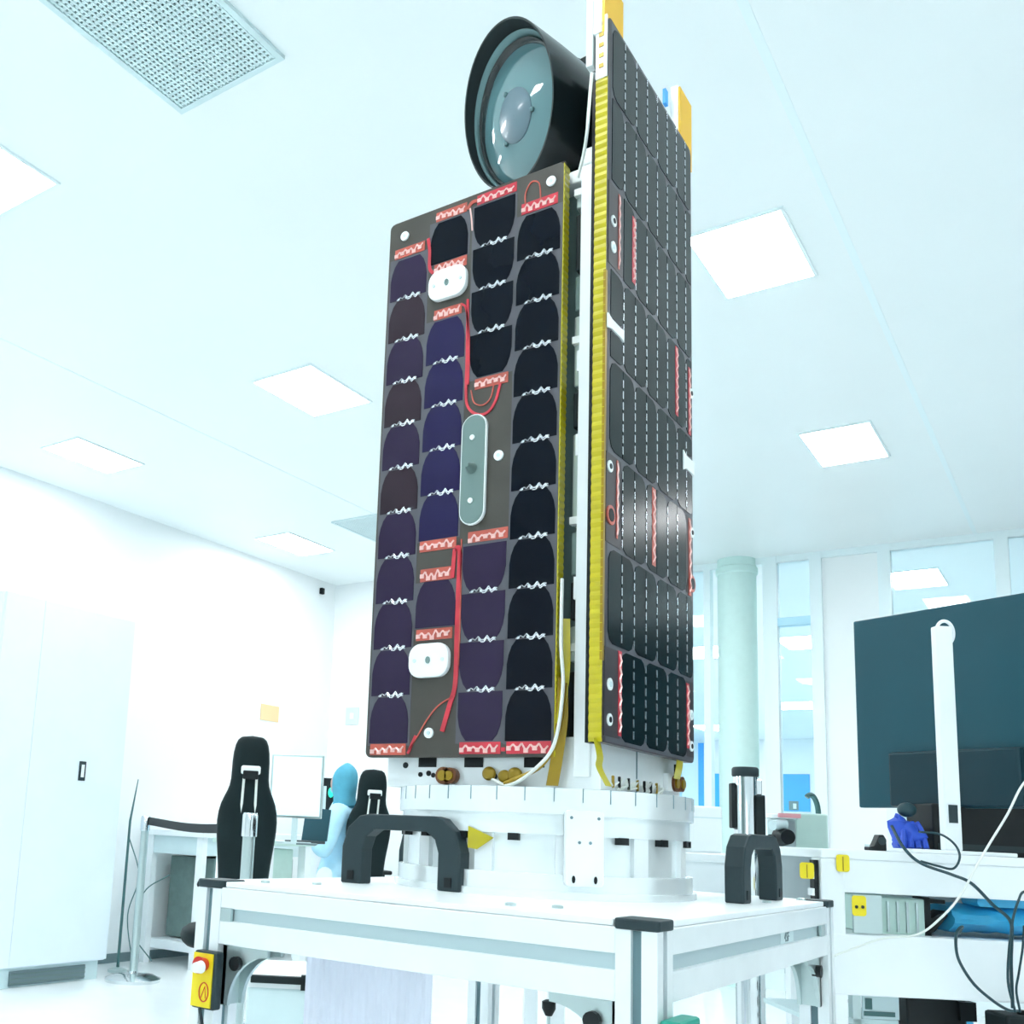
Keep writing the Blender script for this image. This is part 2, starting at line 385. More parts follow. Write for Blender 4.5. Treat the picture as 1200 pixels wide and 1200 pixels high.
def rail(axis, c, a, b, side, z1=TZ, hgt=.080):
    # cross-section with a recessed slot on its outer face; c is the outer face position, side the outward sign
    z0 = z1 - hgt; t = .045; sl0, sl1 = z1 - .047, z1 - .029
    sec = [(0, z1), (0, sl1), (-.007, sl1), (-.007, sl0), (0, sl0), (0, z0), (-t, z0), (-t, z1)]
    m = MB()
    if axis == 'x': m.prism(sec, lambda u, v, q: (q, c + side * u, v), a, b)
    else: m.prism(sec, lambda u, v, q: (c + side * u, q, v), a, b)
    r_ = m.build('rail', M_alu, cart, bevel=.0015)
    s = MB()
    if axis == 'x': s.box(a, b, c - side * .007 - .0008, c - side * .007 + .0008, sl0, sl1)
    else: s.box(c - side * .007 - .0008, c - side * .007 + .0008, a, b, sl0, sl1)
    s.build('slot_strip', M_groove2, r_)
    return r_
M_groove2 = mat('groove_cover', (.50, .62, .65), .45, metal=.3)
rl = rail('x', Y0, X0 + PW, X1 - PW, -1); rg = rail('y', X1, Y0 + PW, Y1 - PW, 1); rail('x', Y1, X0 + PW, X1 - PW, 1); rail('y', X0, Y0 + PW, Y1 - PW, -1)
MB().box(X0 + PW + .001, X0 + PW + .022, Y0 - .0005, Y0 + .004, TZ - .047, TZ - .029).build('slot_nut', M_steel, rl)
MB().box(X1 - .004, X1 + .0005, Y1 - PW - .045, Y1 - PW - .02, TZ - .047, TZ - .029).build('slot_nut', M_steel, rg)
text('lettering', '4SF', .020, M_base, rg, Matrix.Translation((X1 - .0055, 1.66, TZ - .038)) @ Matrix.Rotation(R(90), 4, 'Z') @ Matrix.Rotation(R(90), 4, 'X'))
MB().box(X1 - .0064, X1 - .0056, 1.625, 1.70, TZ - .046, TZ - .030).build('label_strip', M_offw, rg)
# table plate, notched at the corners
n_ = PW + .004
pl = [(X0 + n_, Y0 + .004), (X1 - n_, Y0 + .004), (X1 - n_, Y0 + n_), (X1 - .004, Y0 + n_), (X1 - .004, Y1 - n_), (X1 - n_, Y1 - n_), (X1 - n_, Y1 - .004), (X0 + n_, Y1 - .004), (X0 + n_, Y1 - n_), (X0 + .004, Y1 - n_), (X0 + .004, Y0 + n_), (X0 + n_, Y0 + n_)]
MB().prism([(u, v) for u, v in pl], lambda u, v, t: (u, v, t), TZ + .0005, TZ + .008).build('top_plate', M_white, cart, bevel=.001)
for x, y in ((-1.03, 1.16), (-.62, 1.16), (-.57, 1.19), (-.46, 1.72), (-.45, 1.95 - .05), (-.98, 1.22)):
    MB().lathe([(.007, 0), (.007, .003), (.004, .004)], Matrix.Translation((x, y, TZ + .008)), n=12).build('screw', M_steel, cart)
# lower frame beams
for z in (.16,):
    MB().box(X0 + PW, X1 - PW, Y0 + .01, Y0 + .05, z, z + .04).build('lower_beam', M_alu, cart)
    MB().box(X0 + PW, X1 - PW, Y1 - .05, Y1 - .01, z, z + .04).build('lower_beam', M_alu, cart)
    MB().box(X1 - .05, X1 - .01, Y0 + PW, Y1 - PW, z, z + .04).build('lower_beam', M_alu, cart)
    MB().box(X0 + .01, X0 + .05, Y0 + PW, Y1 - PW, z, z + .04).build('lower_beam', M_alu, cart)
# corner gussets: quarter-round cast brackets under the rails
def gusset(x, y, dx, dy):
    m = MB(); L = .085
    out = [(0, 0), (L, 0), (L, -.012)] + [(L - (L - .014) * math.sin(R(a)) , -.012 - (L - .012) * (1 - math.cos(R(a)))) for a in range(10, 91, 10)] + [(0, -L)]
    for s in (-.018, .012):
        m.prism(out, (lambda u, v, t: (x + dx * u, y + dy * t, TZ - .080 + v)) if dx else (lambda u, v, t: (x + t, y + dy * u, TZ - .080 + v)), s, s + .006)
    if dx: m.box(min(x, x + dx * .008), max(x, x + dx * .008), y - .018, y + .018, TZ - .08 - L, TZ - .08)
    else: m.box(x - .018, x + .018, min(y, y + dy * .008), max(y, y + dy * .008), TZ - .08 - L, TZ - .08)
    g = m.build('corner_bracket', M_steel, cart)
    b = MB()
    if dx: b.cyl((x + dx * .03, y - .026, TZ - .105), (x + dx * .03, y - .018, TZ - .105), .010, n=14)
    else: b.cyl((x + .012, y + dy * .03, TZ - .105), (x + .026, y + dy * .03, TZ - .105), .010, n=14)
    b.build('bolt', M_black, g)
gusset(X0 + PW, Y0 + .03, 1, 1); gusset(X1 - .03, Y1 - PW, 0, -1); gusset(X1 - PW, Y0 + .03, -1, 1)
# arched black handles
def handle(px, py, w, ht, axis, z=TZ + .008):
    out = [(-w / 2, 0), (-w / 2, ht * .52), (-w / 2 + .010, ht * .80), (-w / 2 + .032, ht * .97), (-w / 2 + .05, ht), (w / 2 - .05, ht), (w / 2 - .032, ht * .97), (w / 2 - .010, ht * .80), (w / 2, ht * .52), (w / 2, 0),
           (w / 2 - .040, 0), (w / 2 - .040, ht * .5), (w / 2 - .047, ht * .68), (w / 2 - .062, ht * .78), (-w / 2 + .062, ht * .78), (-w / 2 + .047, ht * .68), (-w / 2 + .040, ht * .5), (-w / 2 + .040, 0)]
    m = MB()
    # two quads strips instead of one concave polygon
    n = len(out); o_, i_ = out[:10], out[10:][::-1]
    inner = [i_[0], i_[1], i_[2], i_[3], i_[3], i_[4], i_[4], i_[5], i_[6], i_[7]]
    fn = (lambda u, v, t: (px + u, py + t, z + v)) if axis == 'x' else (lambda u, v, t: (px + t, py + u, z + v))
    rings = []
    for (a, b) in zip(o_, inner):
        rings.append([fn(a[0], a[1], -.015), fn(b[0], b[1], -.015), fn(b[0], b[1], .015), fn(a[0], a[1], .015)])
    m.loop(rings)
    h = m.build('handle', M_dgrey, cart, bevel=.003, seg=3)
    k = MB()
    for s in (-1, 1):
        u = s * (w / 2 - .02)
        if axis == 'x': k.box(px + u - .006, px + u + .006, py - .0165, py - .0145, z + .006, z + .02)
        else: k.box(px + .0145, px + .0165, py + u - .006, py + u + .006, z + .006, z + .02)
    k.build('screw_cover', M_black, h)
handle(-.902, 1.335, .222, .110, 'x'); handle(-.482, 1.735, .226, .107, 'y')
handle(-1.072, 1.69, .20, .098, 'y')
# emergency stop box hung on the left post
es = thing('emergency_stop', 'yellow emergency stop box with red button on the left post of the cart', 'switch box', (-1.10, Y0, .70))
EX = -1.071
MB().box(EX - .022, EX + .022, Y0 - .016, Y0 + .0005, .706, .786).build('box_body', M_dgrey, es, bevel=.003)
Y0b = Y0; Y0 = Y0 + .029
MB().box(EX - .021, EX + .017, Y0 - .047, Y0 - .045, .709, .783).build('yellow_face', M_yell, es)
b = MB().cyl((EX + .002, Y0 - .047, .768), (EX + .002, Y0 - .060, .768), .009, .012); b.build('button', M_redb, es, smooth=True)
MB().cyl((EX + .008, Y0 - .060, .766), (EX + .008, Y0 - .072, .766), .009, .007).build('white_cap', M_white, es)
tr = MB(); tr.tube([(EX + .004 + .009 * math.cos(t), Y0 - .0475, .730 + .013 * math.sin(t)) for t in [2 * PI * k / 20 for k in range(21)]], .0009, 5); tr.build('printed_ring', M_redb, es)
MB().tube([(EX - .001, Y0 - .0475, .722), (EX + .006, Y0 - .0475, .738), (EX + .008, Y0 - .0475, .722)], .0008, 4).build('printed_mark', M_redb, es)
Y0 = Y0b
tag(MB().tube(bez([(EX, Y0 - .02, .708), (EX + .01, Y0 - .02, .67), (EX - .01, Y0 - .012, .62), (EX - .02, Y0 - .012, .3), (EX - .02, Y0 + .2, .165)]), .0025, 6).build('cable', M_dgrey), 'thin dark cable hanging down from the yellow emergency stop box', 'cable')
# things hung beneath the cart
sh = thing('plastic_sheet', 'pale lavender ribbed plastic sheet hanging under the cart rail', 'sheet', (-.93, 1.30, .30))
m = MB(); xs = [-1.055 + .235 * k / 60 for k in range(61)]
m.loop([[(x, 1.30 + .0012 * math.sin(k * 1.7), z) for k, x in enumerate(xs)] for z in (.22, .775)], close=False, cap=False)
o = m.build('sheet_panel', M_sheet, sh); sd = o.modifiers.new('solid', 'SOLIDIFY'); sd.thickness = .003
MB().box(-1.06, -.815, 1.290, 1.312, .775, .797).build('top_hem', M_white, sh)
for x in (-1.0, -.88): MB().box(x - .01, x + .01, 1.28, 1.29, .77, .797).build('hanger_clip', M_steel, sh)
jb = thing('junction_box', 'green box with a white arrow below the front post of the cart', 'box', (-.397, 1.14, .60))
MB().box(-.4095, -.385, 1.105, 1.170, .735, .783).build('box_body', M_grn, jb, bevel=.004)
text('arrow_mark', '\u25B2', .022, M_white, jb, Matrix.Translation((-.3847, 1.137, .758)) @ Matrix.Rotation(R(90), 4, 'Z') @ Matrix.Rotation(R(90), 4, 'X'))
kn = thing('clamp_lever', 'thin grey rod with a black knob under the front rail', 'lever', (-.548, 1.125, .60))
MB().tube([(-.553, 1.125, .55), (-.548, 1.125, .770)], .0022, 8).build('rod', M_steel, kn); MB().lathe([(.004, 0), (.008, .008), (.008, .016), (.004, .018)], Matrix.Translation((-.548, 1.125, .766)), n=16).build('knob', M_black, kn, smooth=True)

# ================================================================ SEPARATION RING
RC = Vector((-.782, 1.572, 0)); Z0 = TZ + .008
ring = thing('adapter_ring', 'round machined aluminium adapter ring between the cart and the satellite', 'adapter', (RC.x, RC.y, Z0))
T = Matrix.Translation(RC)
def ringm(prof, n=96): return MB().lathe(prof, T, n=n, cap=False)
def tubeprof(ri, ro, z0, z1): return [(ri, z0), (ro, z0), (ro, z1), (ri, z1), (ri, z0)]
ringm(tubeprof(.19, .246, Z0, Z0 + .010)).build('base_flange', M_mach, ring, smooth=True)
ringm(tubeprof(.20, .240, Z0 + .010, Z0 + .034)).build('lower_band', M_mach, ring, smooth=True)
ringm(tubeprof(.205, .226, Z0 + .034, Z0 + .090)).build('cylinder_wall', M_mach, ring, smooth=True)
ringm(tubeprof(.205, .236, Z0 + .090, Z0 + .120)).build('middle_band', M_mach, ring, smooth=True)
ringm(tubeprof(.20, .242, Z0 + .120, Z0 + .158)).build('top_flange', M_mach, ring, smooth=True)
for k in range(36):
    a = 2 * PI * k / 36
    Mr = T @ Matrix.Rotation(a, 4, 'Z')
    if k == 0:
        seam = MB().box(.2412, .2426, -.0007, .0007, Z0 + .138, Z0 + .1585); seam = seam.build('flange_seam', M_groove, ring, local=False); base = seam
        # geometry at angle 0 in world; re-used with rotation about the ring axis
    else:
        c = base.copy(); COL.objects.link(c); c.parent = ring
        W_ = WM[ring.name]; c.matrix_basis = W_.inverted() @ Mr @ W_ @ Matrix()
        WM[c.name] = WM[ring.name]
base.matrix_basis = WM[ring.name].inverted() @ T @ WM[ring.name]
cl0 = MB().box(.224, .2385, -.008, .008, Z0 + .080, Z0 + .0905).build('clamp', M_black, ring)
for k in range(18):
    a = 2 * PI * (k + .3) / 18; W_ = WM[ring.name]
    tgt = cl0 if k == 0 else cl0.copy()
    if k: COL.objects.link(tgt); tgt.parent = ring
    tgt.matrix_basis = W_.inverted() @ T @ Matrix.Rotation(a, 4, 'Z') @ W_
st0 = MB().box(.224, .233, -.014, .014, Z0 + .034, Z0 + .090).build('stiffener', M_alu, ring)
for k in range(12):
    a = 2 * PI * (k + .15) / 12; W_ = WM[ring.name]
    tgt = st0 if k == 0 else st0.copy()
    if k: COL.objects.link(tgt); tgt.parent = ring
    tgt.matrix_basis = W_.inverted() @ T @ Matrix.Rotation(a, 4, 'Z') @ W_
# motor box plate on the front of the ring
ang = math.atan2(-.24, .12)
fp = MB(); Mp = T @ Matrix.Rotation(R(-50), 4, 'Z')
fp.prism(rr(.056, .108, .006, 4), lambda u, v, t: Mp @ Vector((t, u, Z0 + .073 + v)), .243, .254)
fp.build('cover_plate', M_white, ring, bevel=.001)
sc_ = MB()
for u, v in ((-.020, .043), (.020, .043), (-.008, .008), (.008, .008)): sc_.prism([(u + .0025 * math.cos(t), v + .0025 * math.sin(t)) for t in [R(60 * q) for q in range(6)]], lambda a, b, t: Mp @ Vector((t, a, Z0 + .073 + b)), .2535, .2548)
sc_.build('plate_screws', M_groove, ring)
for u in (-.016, .016):
    MB().prism([(u + .0025 * math.cos(R(40 * q)), -.044 + .0055 * math.sin(R(40 * q))) for q in range(9)], lambda a, b, t: Mp @ Vector((t, a, Z0 + .073 + b)), .2535, .2555).build('slot_hole', M_black, ring)
ty = MB().prism([(-.02, .016), (.022, 0), (-.005, -.018), (-.02, -.016)], lambda u, v, t: (RC + Matrix.Rotation(R(-86), 4, 'Z') @ Vector((t, u, Z0 + .082 + v))), .2390, .2405)
ty.build('yellow_marker', M_tape, ring)

# ================================================================ SATELLITE
sat = thing('satellite', 'tall box satellite with dark solar panels and a black telescope on the cart', 'satellite', (-.80, 1.56, 1.052))
SB = Z0 + .158
bx0, bx1, by0, by1 = -.985, -.605, 1.398, 1.735
# lower body box
body = MB().box(bx0, bx1, by0, by1, SB, 1.12).build('lower_body', M_alu, sat, bevel=.002)
def hole_x(x, z, w, h): return MB().box(x - w / 2, x + w / 2, by0 - .0015, by0 + .002, z - h / 2, z + h / 2)
for x in (-.905, -.818, -.712): hole_x(x, 1.082, .034, .016).build('square_opening', M_black, body)
for x, z, r_ in ((-.948, 1.077, .005), (-.918, 1.062, .004), (-.902, 1.064, .0045), (-.893, 1.061, .004), (-.780, 1.06, .005)):
    MB().cyl((x, by0 + .002, z), (x, by0 - .0015, z), r_, n=14).build('bolt_hole', M_black, body)
def connector(p, d, r_):
    t = Vector(d); p = Vector(p)
    o = MB().cyl(p, p + t * .012, r_, n=20).build('round_connector', M_cop, body)
    MB().cyl(p + t * .012, p + t * .015, r_ * .6, n=16).build('gold_core', M_gold, o)
for x, z, r_ in ((-.868, 1.060, .014), (-.856, 1.060, .013)): connector((x, by0, z), (0, -1, 0), r_)
for x, z, r_ in ((-.787, 1.064, .011), (-.742, 1.062, .012), (-.760, 1.060, .010)):
    MB().ball((x, by0 - .006, z), r_, 1.1, .5, 1).build('gold_foil_bundle', M_gold, body, smooth=True)
connector((bx1, 1.735 - .020, 1.070), (1, 0, 0), .013); connector((bx1, 1.735 - .05, 1.070), (1, 0, 0), .014)
MB().box(bx1 - .001, bx1 + .008, 1.655, 1.685, 1.056, 1.085).build('connector_block', M_white, body, bevel=.001)
MB().box(bx1 - .001, bx1 + .003, 1.705, 1.728, 1.082, 1.103).build('square_opening', M_black, body)
MB().box(bx1 - .001, bx1 + .0015, 1.535, 1.537, SB + .002, 1.11).build('panel_seam', M_groove, body)
MB().cyl((bx1 - .02, by0 + .002, 1.068), (bx1 - .02, by0 - .0015, 1.068), .005, n=14).build('bolt_hole', M_black, body)
for k in range(26):       # loose wire ends along the bottom right edge
    y = 1.42 + rnd.random() * .24; z = SB + .004 + rnd.random() * .012
    if k == 0: wm = MB()
    wm.tube([(bx1 + .002, y, z), (bx1 + .008 + rnd.random() * .004, y + rnd.uniform(-.01, .01), z + rnd.uniform(.0, .014)), (bx1 + .004, y + rnd.uniform(-.015, .015), z - .003)], .0016, 5)
wm.build('wire_ends', M_cable, body, kind='stuff')
for k in range(7):
    y = 1.43 + .03 * k + rnd.uniform(-.006, .006)
    MB().tube([(bx1 + .006, y, SB + .006), (bx1 + .009, y - .008, SB + .022)], .0022, 6).build('dark_wire', M_black if k % 3 else M_gold, body)
# upper structure behind the panels
core = MB().box(bx0 + .02, bx1 - .030, by0 + .03, by1 - .02, 1.12, 2.034).build('core_box', M_greyp, sat)
MB().box(-.646, -.620, by0 - .006, by0 + .012, 1.06, 2.06).build('corner_rail', M_alu, sat, bevel=.0015)
for x, y in ((bx0 + .01, by0 + .012), (bx0 + .01, by1 - .01), (bx1 - .012, by1 - .01)):
    MB().box(x - .009, x + .009, y - .009, y + .009, 1.12, 2.07).build('corner_rail', M_alu, sat, bevel=.0015)
for z0, z1, m_ in ((1.12, 1.22, M_black), (1.235, 1.29, M_steel), (1.30, 1.36, M_black), (1.37, 1.44, M_greyp), (1.45, 1.60, M_steel), (1.61, 1.67, M_matte), (1.68, 1.80, M_steel), (1.81, 1.87, M_gplate), (1.88, 1.98, M_matte), (1.99, 2.02, M_steel)):
    MB().box(bx1 - .055, bx1 - .029, by0 + .006, by0 + .05, z0, z1).build('equipment_block', m_, core, bevel=.003)
for z in (1.56, 1.70, 1.33):
    MB().box(bx1 - .045, bx1 - .031, by0 - .004, by0 + .006, z, z + .035).build('small_tag', M_white, core)
for z in (2.01, 1.75, 1.45, 1.25):
    MB().box(bx1 - .055, bx1 - .028, by0 - .001, by0 + .01, z, z + .012).build('cross_bracket', M_alu, core)
MB().box(bx0 + .015, bx1 - .008, by0 + .0, by1 - .01, 2.035, 2.058).build('top_deck', M_alu, sat, bevel=.002)
MB().box(bx1 - .04, bx1 - .012, by0 - .008, by0 + .03, 2.055, 2.085).build('top_bracket', M_wplate, sat, bevel=.003)

# ---- left solar panel (faces -Y)
PX0, PY0, PZ0, PWD, PHT = -1.014, 1.373, 1.088, .347, .975
p1 = MB().prism([(PX0 + u, PZ0 + v) for u, v in rr(PWD, PHT, .010, 4, PWD / 2, PHT / 2)], lambda u, v, t: (u, t, v), PY0, PY0 + .010)
p1 = p1.build('solar_panel', M_board, sat, bevel=.001, label='left solar panel with four columns of large cells')
def f1(u, v, t): return (PX0 + u * PWD, PY0 - t, PZ0 + v * PHT)
CP = .0820
def cellpoly(u0, u1, v0, v1, flip=False):
    w = u1 - u0; h = v1 - v0
    q = [(0, 0), (1, 0), (1, .50), (.965, .70), (.90, .87), (.80, 1), (.20, 1), (.10, .87), (.035, .70), (0, .50)]
    if flip: q = [(a, 1 - b) for a, b in q][::-1]
    return [(u0 + a * w, v0 + b * h) for a, b in q]
cells1 = []
colb = {1: (.022, .243), 2: (.262, .482), 3: (.516, .744), 4: (.762, .985)}
for k in range(11): cells1.append((1, .024 + k * .0817, False, M_cellr if k > 4 and k % 2 else M_cell)); cells1.append((4, .025 + k * .0817, False, M_celld))
cells1.append((2, .889, False, M_celld)); cells1.append((2, .219, False, M_cell))
for k in range(5): cells1.append((2, .372 + k * .0808, False, M_cellb))
for k in range(4): cells1.append((3, .649 + k * .0812, True, M_celld)); cells1.append((3, .026 + k * .082, True, M_cell))
proto = {}
for c, v0, fl, m_ in cells1:
    u0, u1 = colb[c]
    key = (c, fl, m_.name)
    off = Vector(f1(u0, v0, 0)) - Vector(f1(0, 0, 0))
    if key not in proto:
        q = cellpoly(0, u1 - u0, 0, .0790 if c != 1 else .0785, fl)
        o = MB().prism(q, lambda u, v, t: Vector(f1(u, v, t)), .0002, .0016).build('solar_cell', m_, p1); proto[key] = o
    else:
        o = proto[key].copy(); COL.objects.link(o); o.parent = p1; WM[o.name] = WM[p1.name]
    o.matrix_basis = Matrix.Translation(off)
# grey backing strips between the columns and in the clipped corners
for c in (1, 2, 3, 4):
    u0, u1 = colb[c]
    rngs = {1: [(.02, .925)], 4: [(.02, .925)], 2: [(.370, .778), (.217, .298), (.887, .972)], 3: [(.645, .976), (.022, .356)]}[c]
    for a, b in rngs:
        MB().prism([(u0 - .010, a), (u1 + .010, a), (u1 + .010, b), (u0 - .010, b)], lambda u, v, t: f1(u, v, t), 0, .0004).build('cell_backing', M_gap, p1)
# silver interconnect tabs
def tabs(mb, u0, u1, v, fn=None):
    w = (u1 - u0); pts = [(.20, 0), (.30, .004), (.36, .001), (.43, .0065), (.50, .001), (.57, .001), (.64, .0075), (.71, .0), (.78, .004), (.85, .003)]
    for (a, b), (c, d) in zip(pts, pts[1:]):
        for s in (0, -.0035 if .40 < a < .8 else 0):
            pa, pb = Vector(f1(u0 + a * w, v + b + s, .0022)), Vector(f1(u0 + c * w, v + d + s, .0022))
            mb.tube([pa, pb], .0011, 4)
    for a in (.26, .47, .60, .80):
        mb.prism([(u0 + w * (a - .028), v - .0015), (u0 + w * (a + .028), v - .0005), (u0 + w * (a + .028), v + .0035), (u0 + w * (a - .028), v + .0025)], lambda u, vv, t: f1(u, vv, t), .0017, .0030)
tabpos = []
for k in range(1, 11): tabpos += [(1, .024 + k * .0817 - .001), (4, .025 + k * .0817 - .001)]
for k in range(1, 5): tabpos.append((2, .372 + k * .0808 - .001))
for k in range(1, 4): tabpos += [(3, .649 + k * .0812 - .001), (3, .026 + k * .082 - .001)]
u0, u1 = colb[4]; mb = MB(); tabs(mb, 0, u1 - u0, 0); tab0 = mb.build('interconnect_tab', M_silver, p1)
for i, (c, v) in enumerate(tabpos):
    o = tab0 if i == 0 else tab0.copy()
    if i: COL.objects.link(o); o.parent = p1
    o.matrix_basis = Matrix.Translation(Vector(f1(colb[c][0], v, 0)) - Vector(f1(0, 0, 0)))
# red bus strips with pale solder zigzag
def bus(u0, u1, v, m_=M_rust, h=.019, up=True):
    o = MB().prism([(u0, v), (u1, v), (u1, v + h), (u0, v + h)], lambda u, vv, t: f1(u, vv, t), 0, .0012).build('bus_strip', m_, p1)
    s = MB(); w = u1 - u0; n = 9
    z_ = [(u0 + w * (.06 + .88 * k / n), v + h * ((.30 if (k % 2) == 0 else .72) + rnd.uniform(-.14, .14))) for k in range(n + 1)]
    for a, b in zip(z_, z_[1:]): s.tube([f1(a[0], a[1], .0018), f1(b[0], b[1], .0018)], .0016, 4)
    for k in range(0, n + 1, 2):
        a, b = z_[k]; s.prism([(a - .011, b - .003), (a + .011, b - .003), (a + .011, b + .004), (a - .011, b + .004)], lambda u, vv, t: f1(u, vv, t), .0012, .0026)
    s.build('solder_zigzag', M_pink, p1)
bus(.04, .225, .925); bus(.29, .47, .972, h=.018); bus(.29, .48, .868); bus(.30, .46, .778); bus(.27, .475, .352); bus(.28, .46, .299, h=.022); bus(.27, .47, .197)
bus(.53, .75, .976, M_red, .018); bus(.55, .73, .627); bus(.54, .75, .356); bus(.53, .74, .005, M_red); bus(.78, .97, .926, M_red, .02); bus(.77, .985, .005, M_red); bus(.03, .235, .004)
def trace(pts, wdt, m_=M_red, n=6):
    P_ = bez([Vector((p[0] * PWD, p[1] * PHT, 0)) for p in pts], n); mb = MB(); L, Rr = [], []
    for i, p in enumerate(P_):
        d = (P_[min(i + 1, len(P_) - 1)] - P_[max(i - 1, 0)]).normalized(); nn = Vector((-d.y, d.x, 0)) * wdt / 2
        L.append(p + nn); Rr.append(p - nn)
    rings = [[(PX0 + a.x, PY0 - .0004, PZ0 + a.y), (PX0 + b.x, PY0 - .0004, PZ0 + b.y), (PX0 + b.x, PY0 - .0020, PZ0 + b.y), (PX0 + a.x, PY0 - .0020, PZ0 + a.y)] for a, b in zip(L, Rr)]
    mb.loop(rings).build('red_trace', m_, p1)
trace([(.495, .800), (.500, .700), (.502, .628), (.515, .600), (.560, .583), (.620, .580), (.665, .597), (.690, .628)], .0045)
trace([(.46, .795), (.485, .785), (.500, .755), (.512, .700), (.512, .640)], .0035)
trace([(.53, .628), (.55, .604), (.60, .596), (.64, .606), (.655, .628)], .002, M_rust)
trace([(.47, .350), (.497, .345), (.497, .28), (.497, .20), (.497, .12), (.47, .085), (.435, .042)], .0080)
trace([(.47, .350), (.465, .325), (.462, .30)], .007, M_red)
trace([(.505, .365), (.508, .30), (.512, .22), (.51, .15)], .0022, M_rust)
trace([(.49, .10), (.41, .085), (.35, .062), (.30, .035), (.255, .012)], .0020, M_rust)
trace([(.29, .036), (.265, .018), (.250, .006)], .0045, M_red)
trace([(.245, .945), (.258, .92), (.262, .885), (.285, .872)], .0060)
trace([(.475, .975), (.50, .985), (.53, .985)], .006, M_rust)
trace([(.80, .944), (.80, .965), (.83, .982), (.87, .975), (.88, .95), (.88, .935)], .002, M_rust)
trace([(.49, .975), (.50, .955), (.507, .93)], .0025, M_pink)
trace([(.745, .012), (.765, .012)], .006, M_red)
# rounded white hold-down plates and the grey-green oval plate
def plate1(u, v, w, h, r_, m_, nm, th=.010, lab=None):
    o = MB().prism([(u * PWD + a, v * PHT + b) for a, b in rr(w, h, r_, 6)], lambda a, b, t: (PX0 + a, PY0 - t, PZ0 + b), 0, th).build(nm, m_, p1, bevel=.0015, label=lab)
    return o
def dot1(u, v, r_, m_, nm, t0=.010, t1=.0115, sy=1., n=16):
    return MB().prism([(u * PWD + r_ * math.cos(2 * PI * k / n), v * PHT + r_ * sy * math.sin(2 * PI * k / n)) for k in range(n)], lambda a, b, t: (PX0 + a, PY0 - t, PZ0 + b), t0, t1).build(nm, m_, p1)
for u, v in ((.383, .840), (.358, .161)):
    plate1(u, v, .076, .056, .021, M_wplate, 'hold_down_plate'); dot1(u, v, .0042, M_gplate, 'centre_hole', sy=1.4)
    dot1(u - .075, v, .003, M_offw, 'plate_screw'); dot1(u + .08, v, .003, M_offw, 'plate_screw')
plate1(.563, .483, .0475, .190, .0235, M_wplate, 'oval_rim', .0070, 'thin pale rim around the grey-green oval plate')
plate1(.563, .483, .0435, .186, .0215, M_gplate, 'oval_plate', .0085, 'grey-green oval plate')
dot1(.560, .538, .0045, M_wplate, 'plate_screw', .0085, .011); dot1(.560, .427, .0045, M_wplate, 'plate_screw', .0085, .011)
MB().cyl((PX0 + .560 * PWD, PY0 - .008, PZ0 + .484 * PHT), (PX0 + .560 * PWD, PY0 - .026, PZ0 + .484 * PHT), .010, .004, n=20).build('cone_stud', M_gplate, p1, smooth=True)
for u, v in ((.098, .967), (.935, .970), (.692, .500), (.363, .040)):
    dot1(u, v, .0085, M_wplate, 'washer', 0, .003, n=20); dot1(u, v, .003, M_offw, 'screw_head', .003, .0042)
# ribbed yellow tape round the panel edge
def ribbed(fn, L, w, nm, parent, pitch=.011, amp=.0012, m_=None):
    n = int(L / pitch) * 4; rings = []
    for k in range(n + 1):
        s = L * k / n; d = amp * (0, .6, 1, .6)[k % 4]
        rings.append([fn(s, 0, d), fn(s, w, d), fn(s, w, -.001), fn(s, 0, -.001)])
    m = MB(); m.loop(rings); return m.build(nm, m_ or M_tape, parent)
ribbed(lambda s, a, d: (PX0 + PWD + .0005 + d, PY0 - .001 + a, PZ0 + s), PHT - .004, .019, 'edge_tape', p1)
MB().box(PX0 + .01, PX0 + PWD, PY0 + .0015, PY0 + .009, PZ0 + PHT - .001, PZ0 + PHT + .001).build('edge_tape', M_board2, p1)

# ---- right solar panel (faces +X)
QX, QY, QZ, QW, QH = -.577, 1.336, 1.106, .388, 1.157
p2 = MB().prism([(QY + u, QZ + v) for u, v in rr(QW, QH, .012, 4, QW / 2, QH / 2)], lambda u, v, t: (t, u, v), QX - .012, QX)
p2 = p2.build('solar_panel', M_board2, sat, label='tall right solar panel with eight narrow columns of cells')
MB().box(QX - .020, QX - .012, QY + .004, QY + QW - .004, QZ + .004, QZ + QH - .004).build('back_sheet', M_matte, p2)
def f2(u, v, t): return (QX + t, QY + u * QW, QZ + v * QH)
rows = [.004, .123, .249, .376, .503, .630, .757, .883, .996]
colsu = [.040, .168, .293, .418, .540, .664, .784, .905, .988]
proto = {}
def cell2(c, r_, part=None):
    u0, u1 = colsu[c] + .003, colsu[c + 1] - .003; v0, v1 = rows[r_] + .002, rows[r_ + 1] - .002
    if part: v0, v1 = part
    w, h = u1 - u0, v1 - v0; k = (c + r_) % 2
    q = [(0, .0), (.62, 0), (.86, .035), (1, .12), (1, .88), (.86, .965), (.62, 1), (0, 1)]
    if k: q = [(1 - a, b) for a, b in q][::-1]
    key = (c, r_ if part else round(h, 3), k, part)
    if key in proto:
        o = proto[key].copy(); COL.objects.link(o); o.parent = p2
    else:
        o = MB().prism([(a * w, b * h) for a, b in q], lambda u, v, t: f2(u, v, t), .0002, .0014).build('solar_cell', M_cell2, p2); proto[key] = o
    o.matrix_basis = Matrix.Translation(Vector(f2(u0, v0, 0)) - Vector(f2(0, 0, 0)))
MB().prism([(.030, .002), (.99, .002), (.99, .998), (.030, .998)], lambda u, v, t: f2(u, v, t), 0, .0003).build('cell_backing', M_gap, p2)
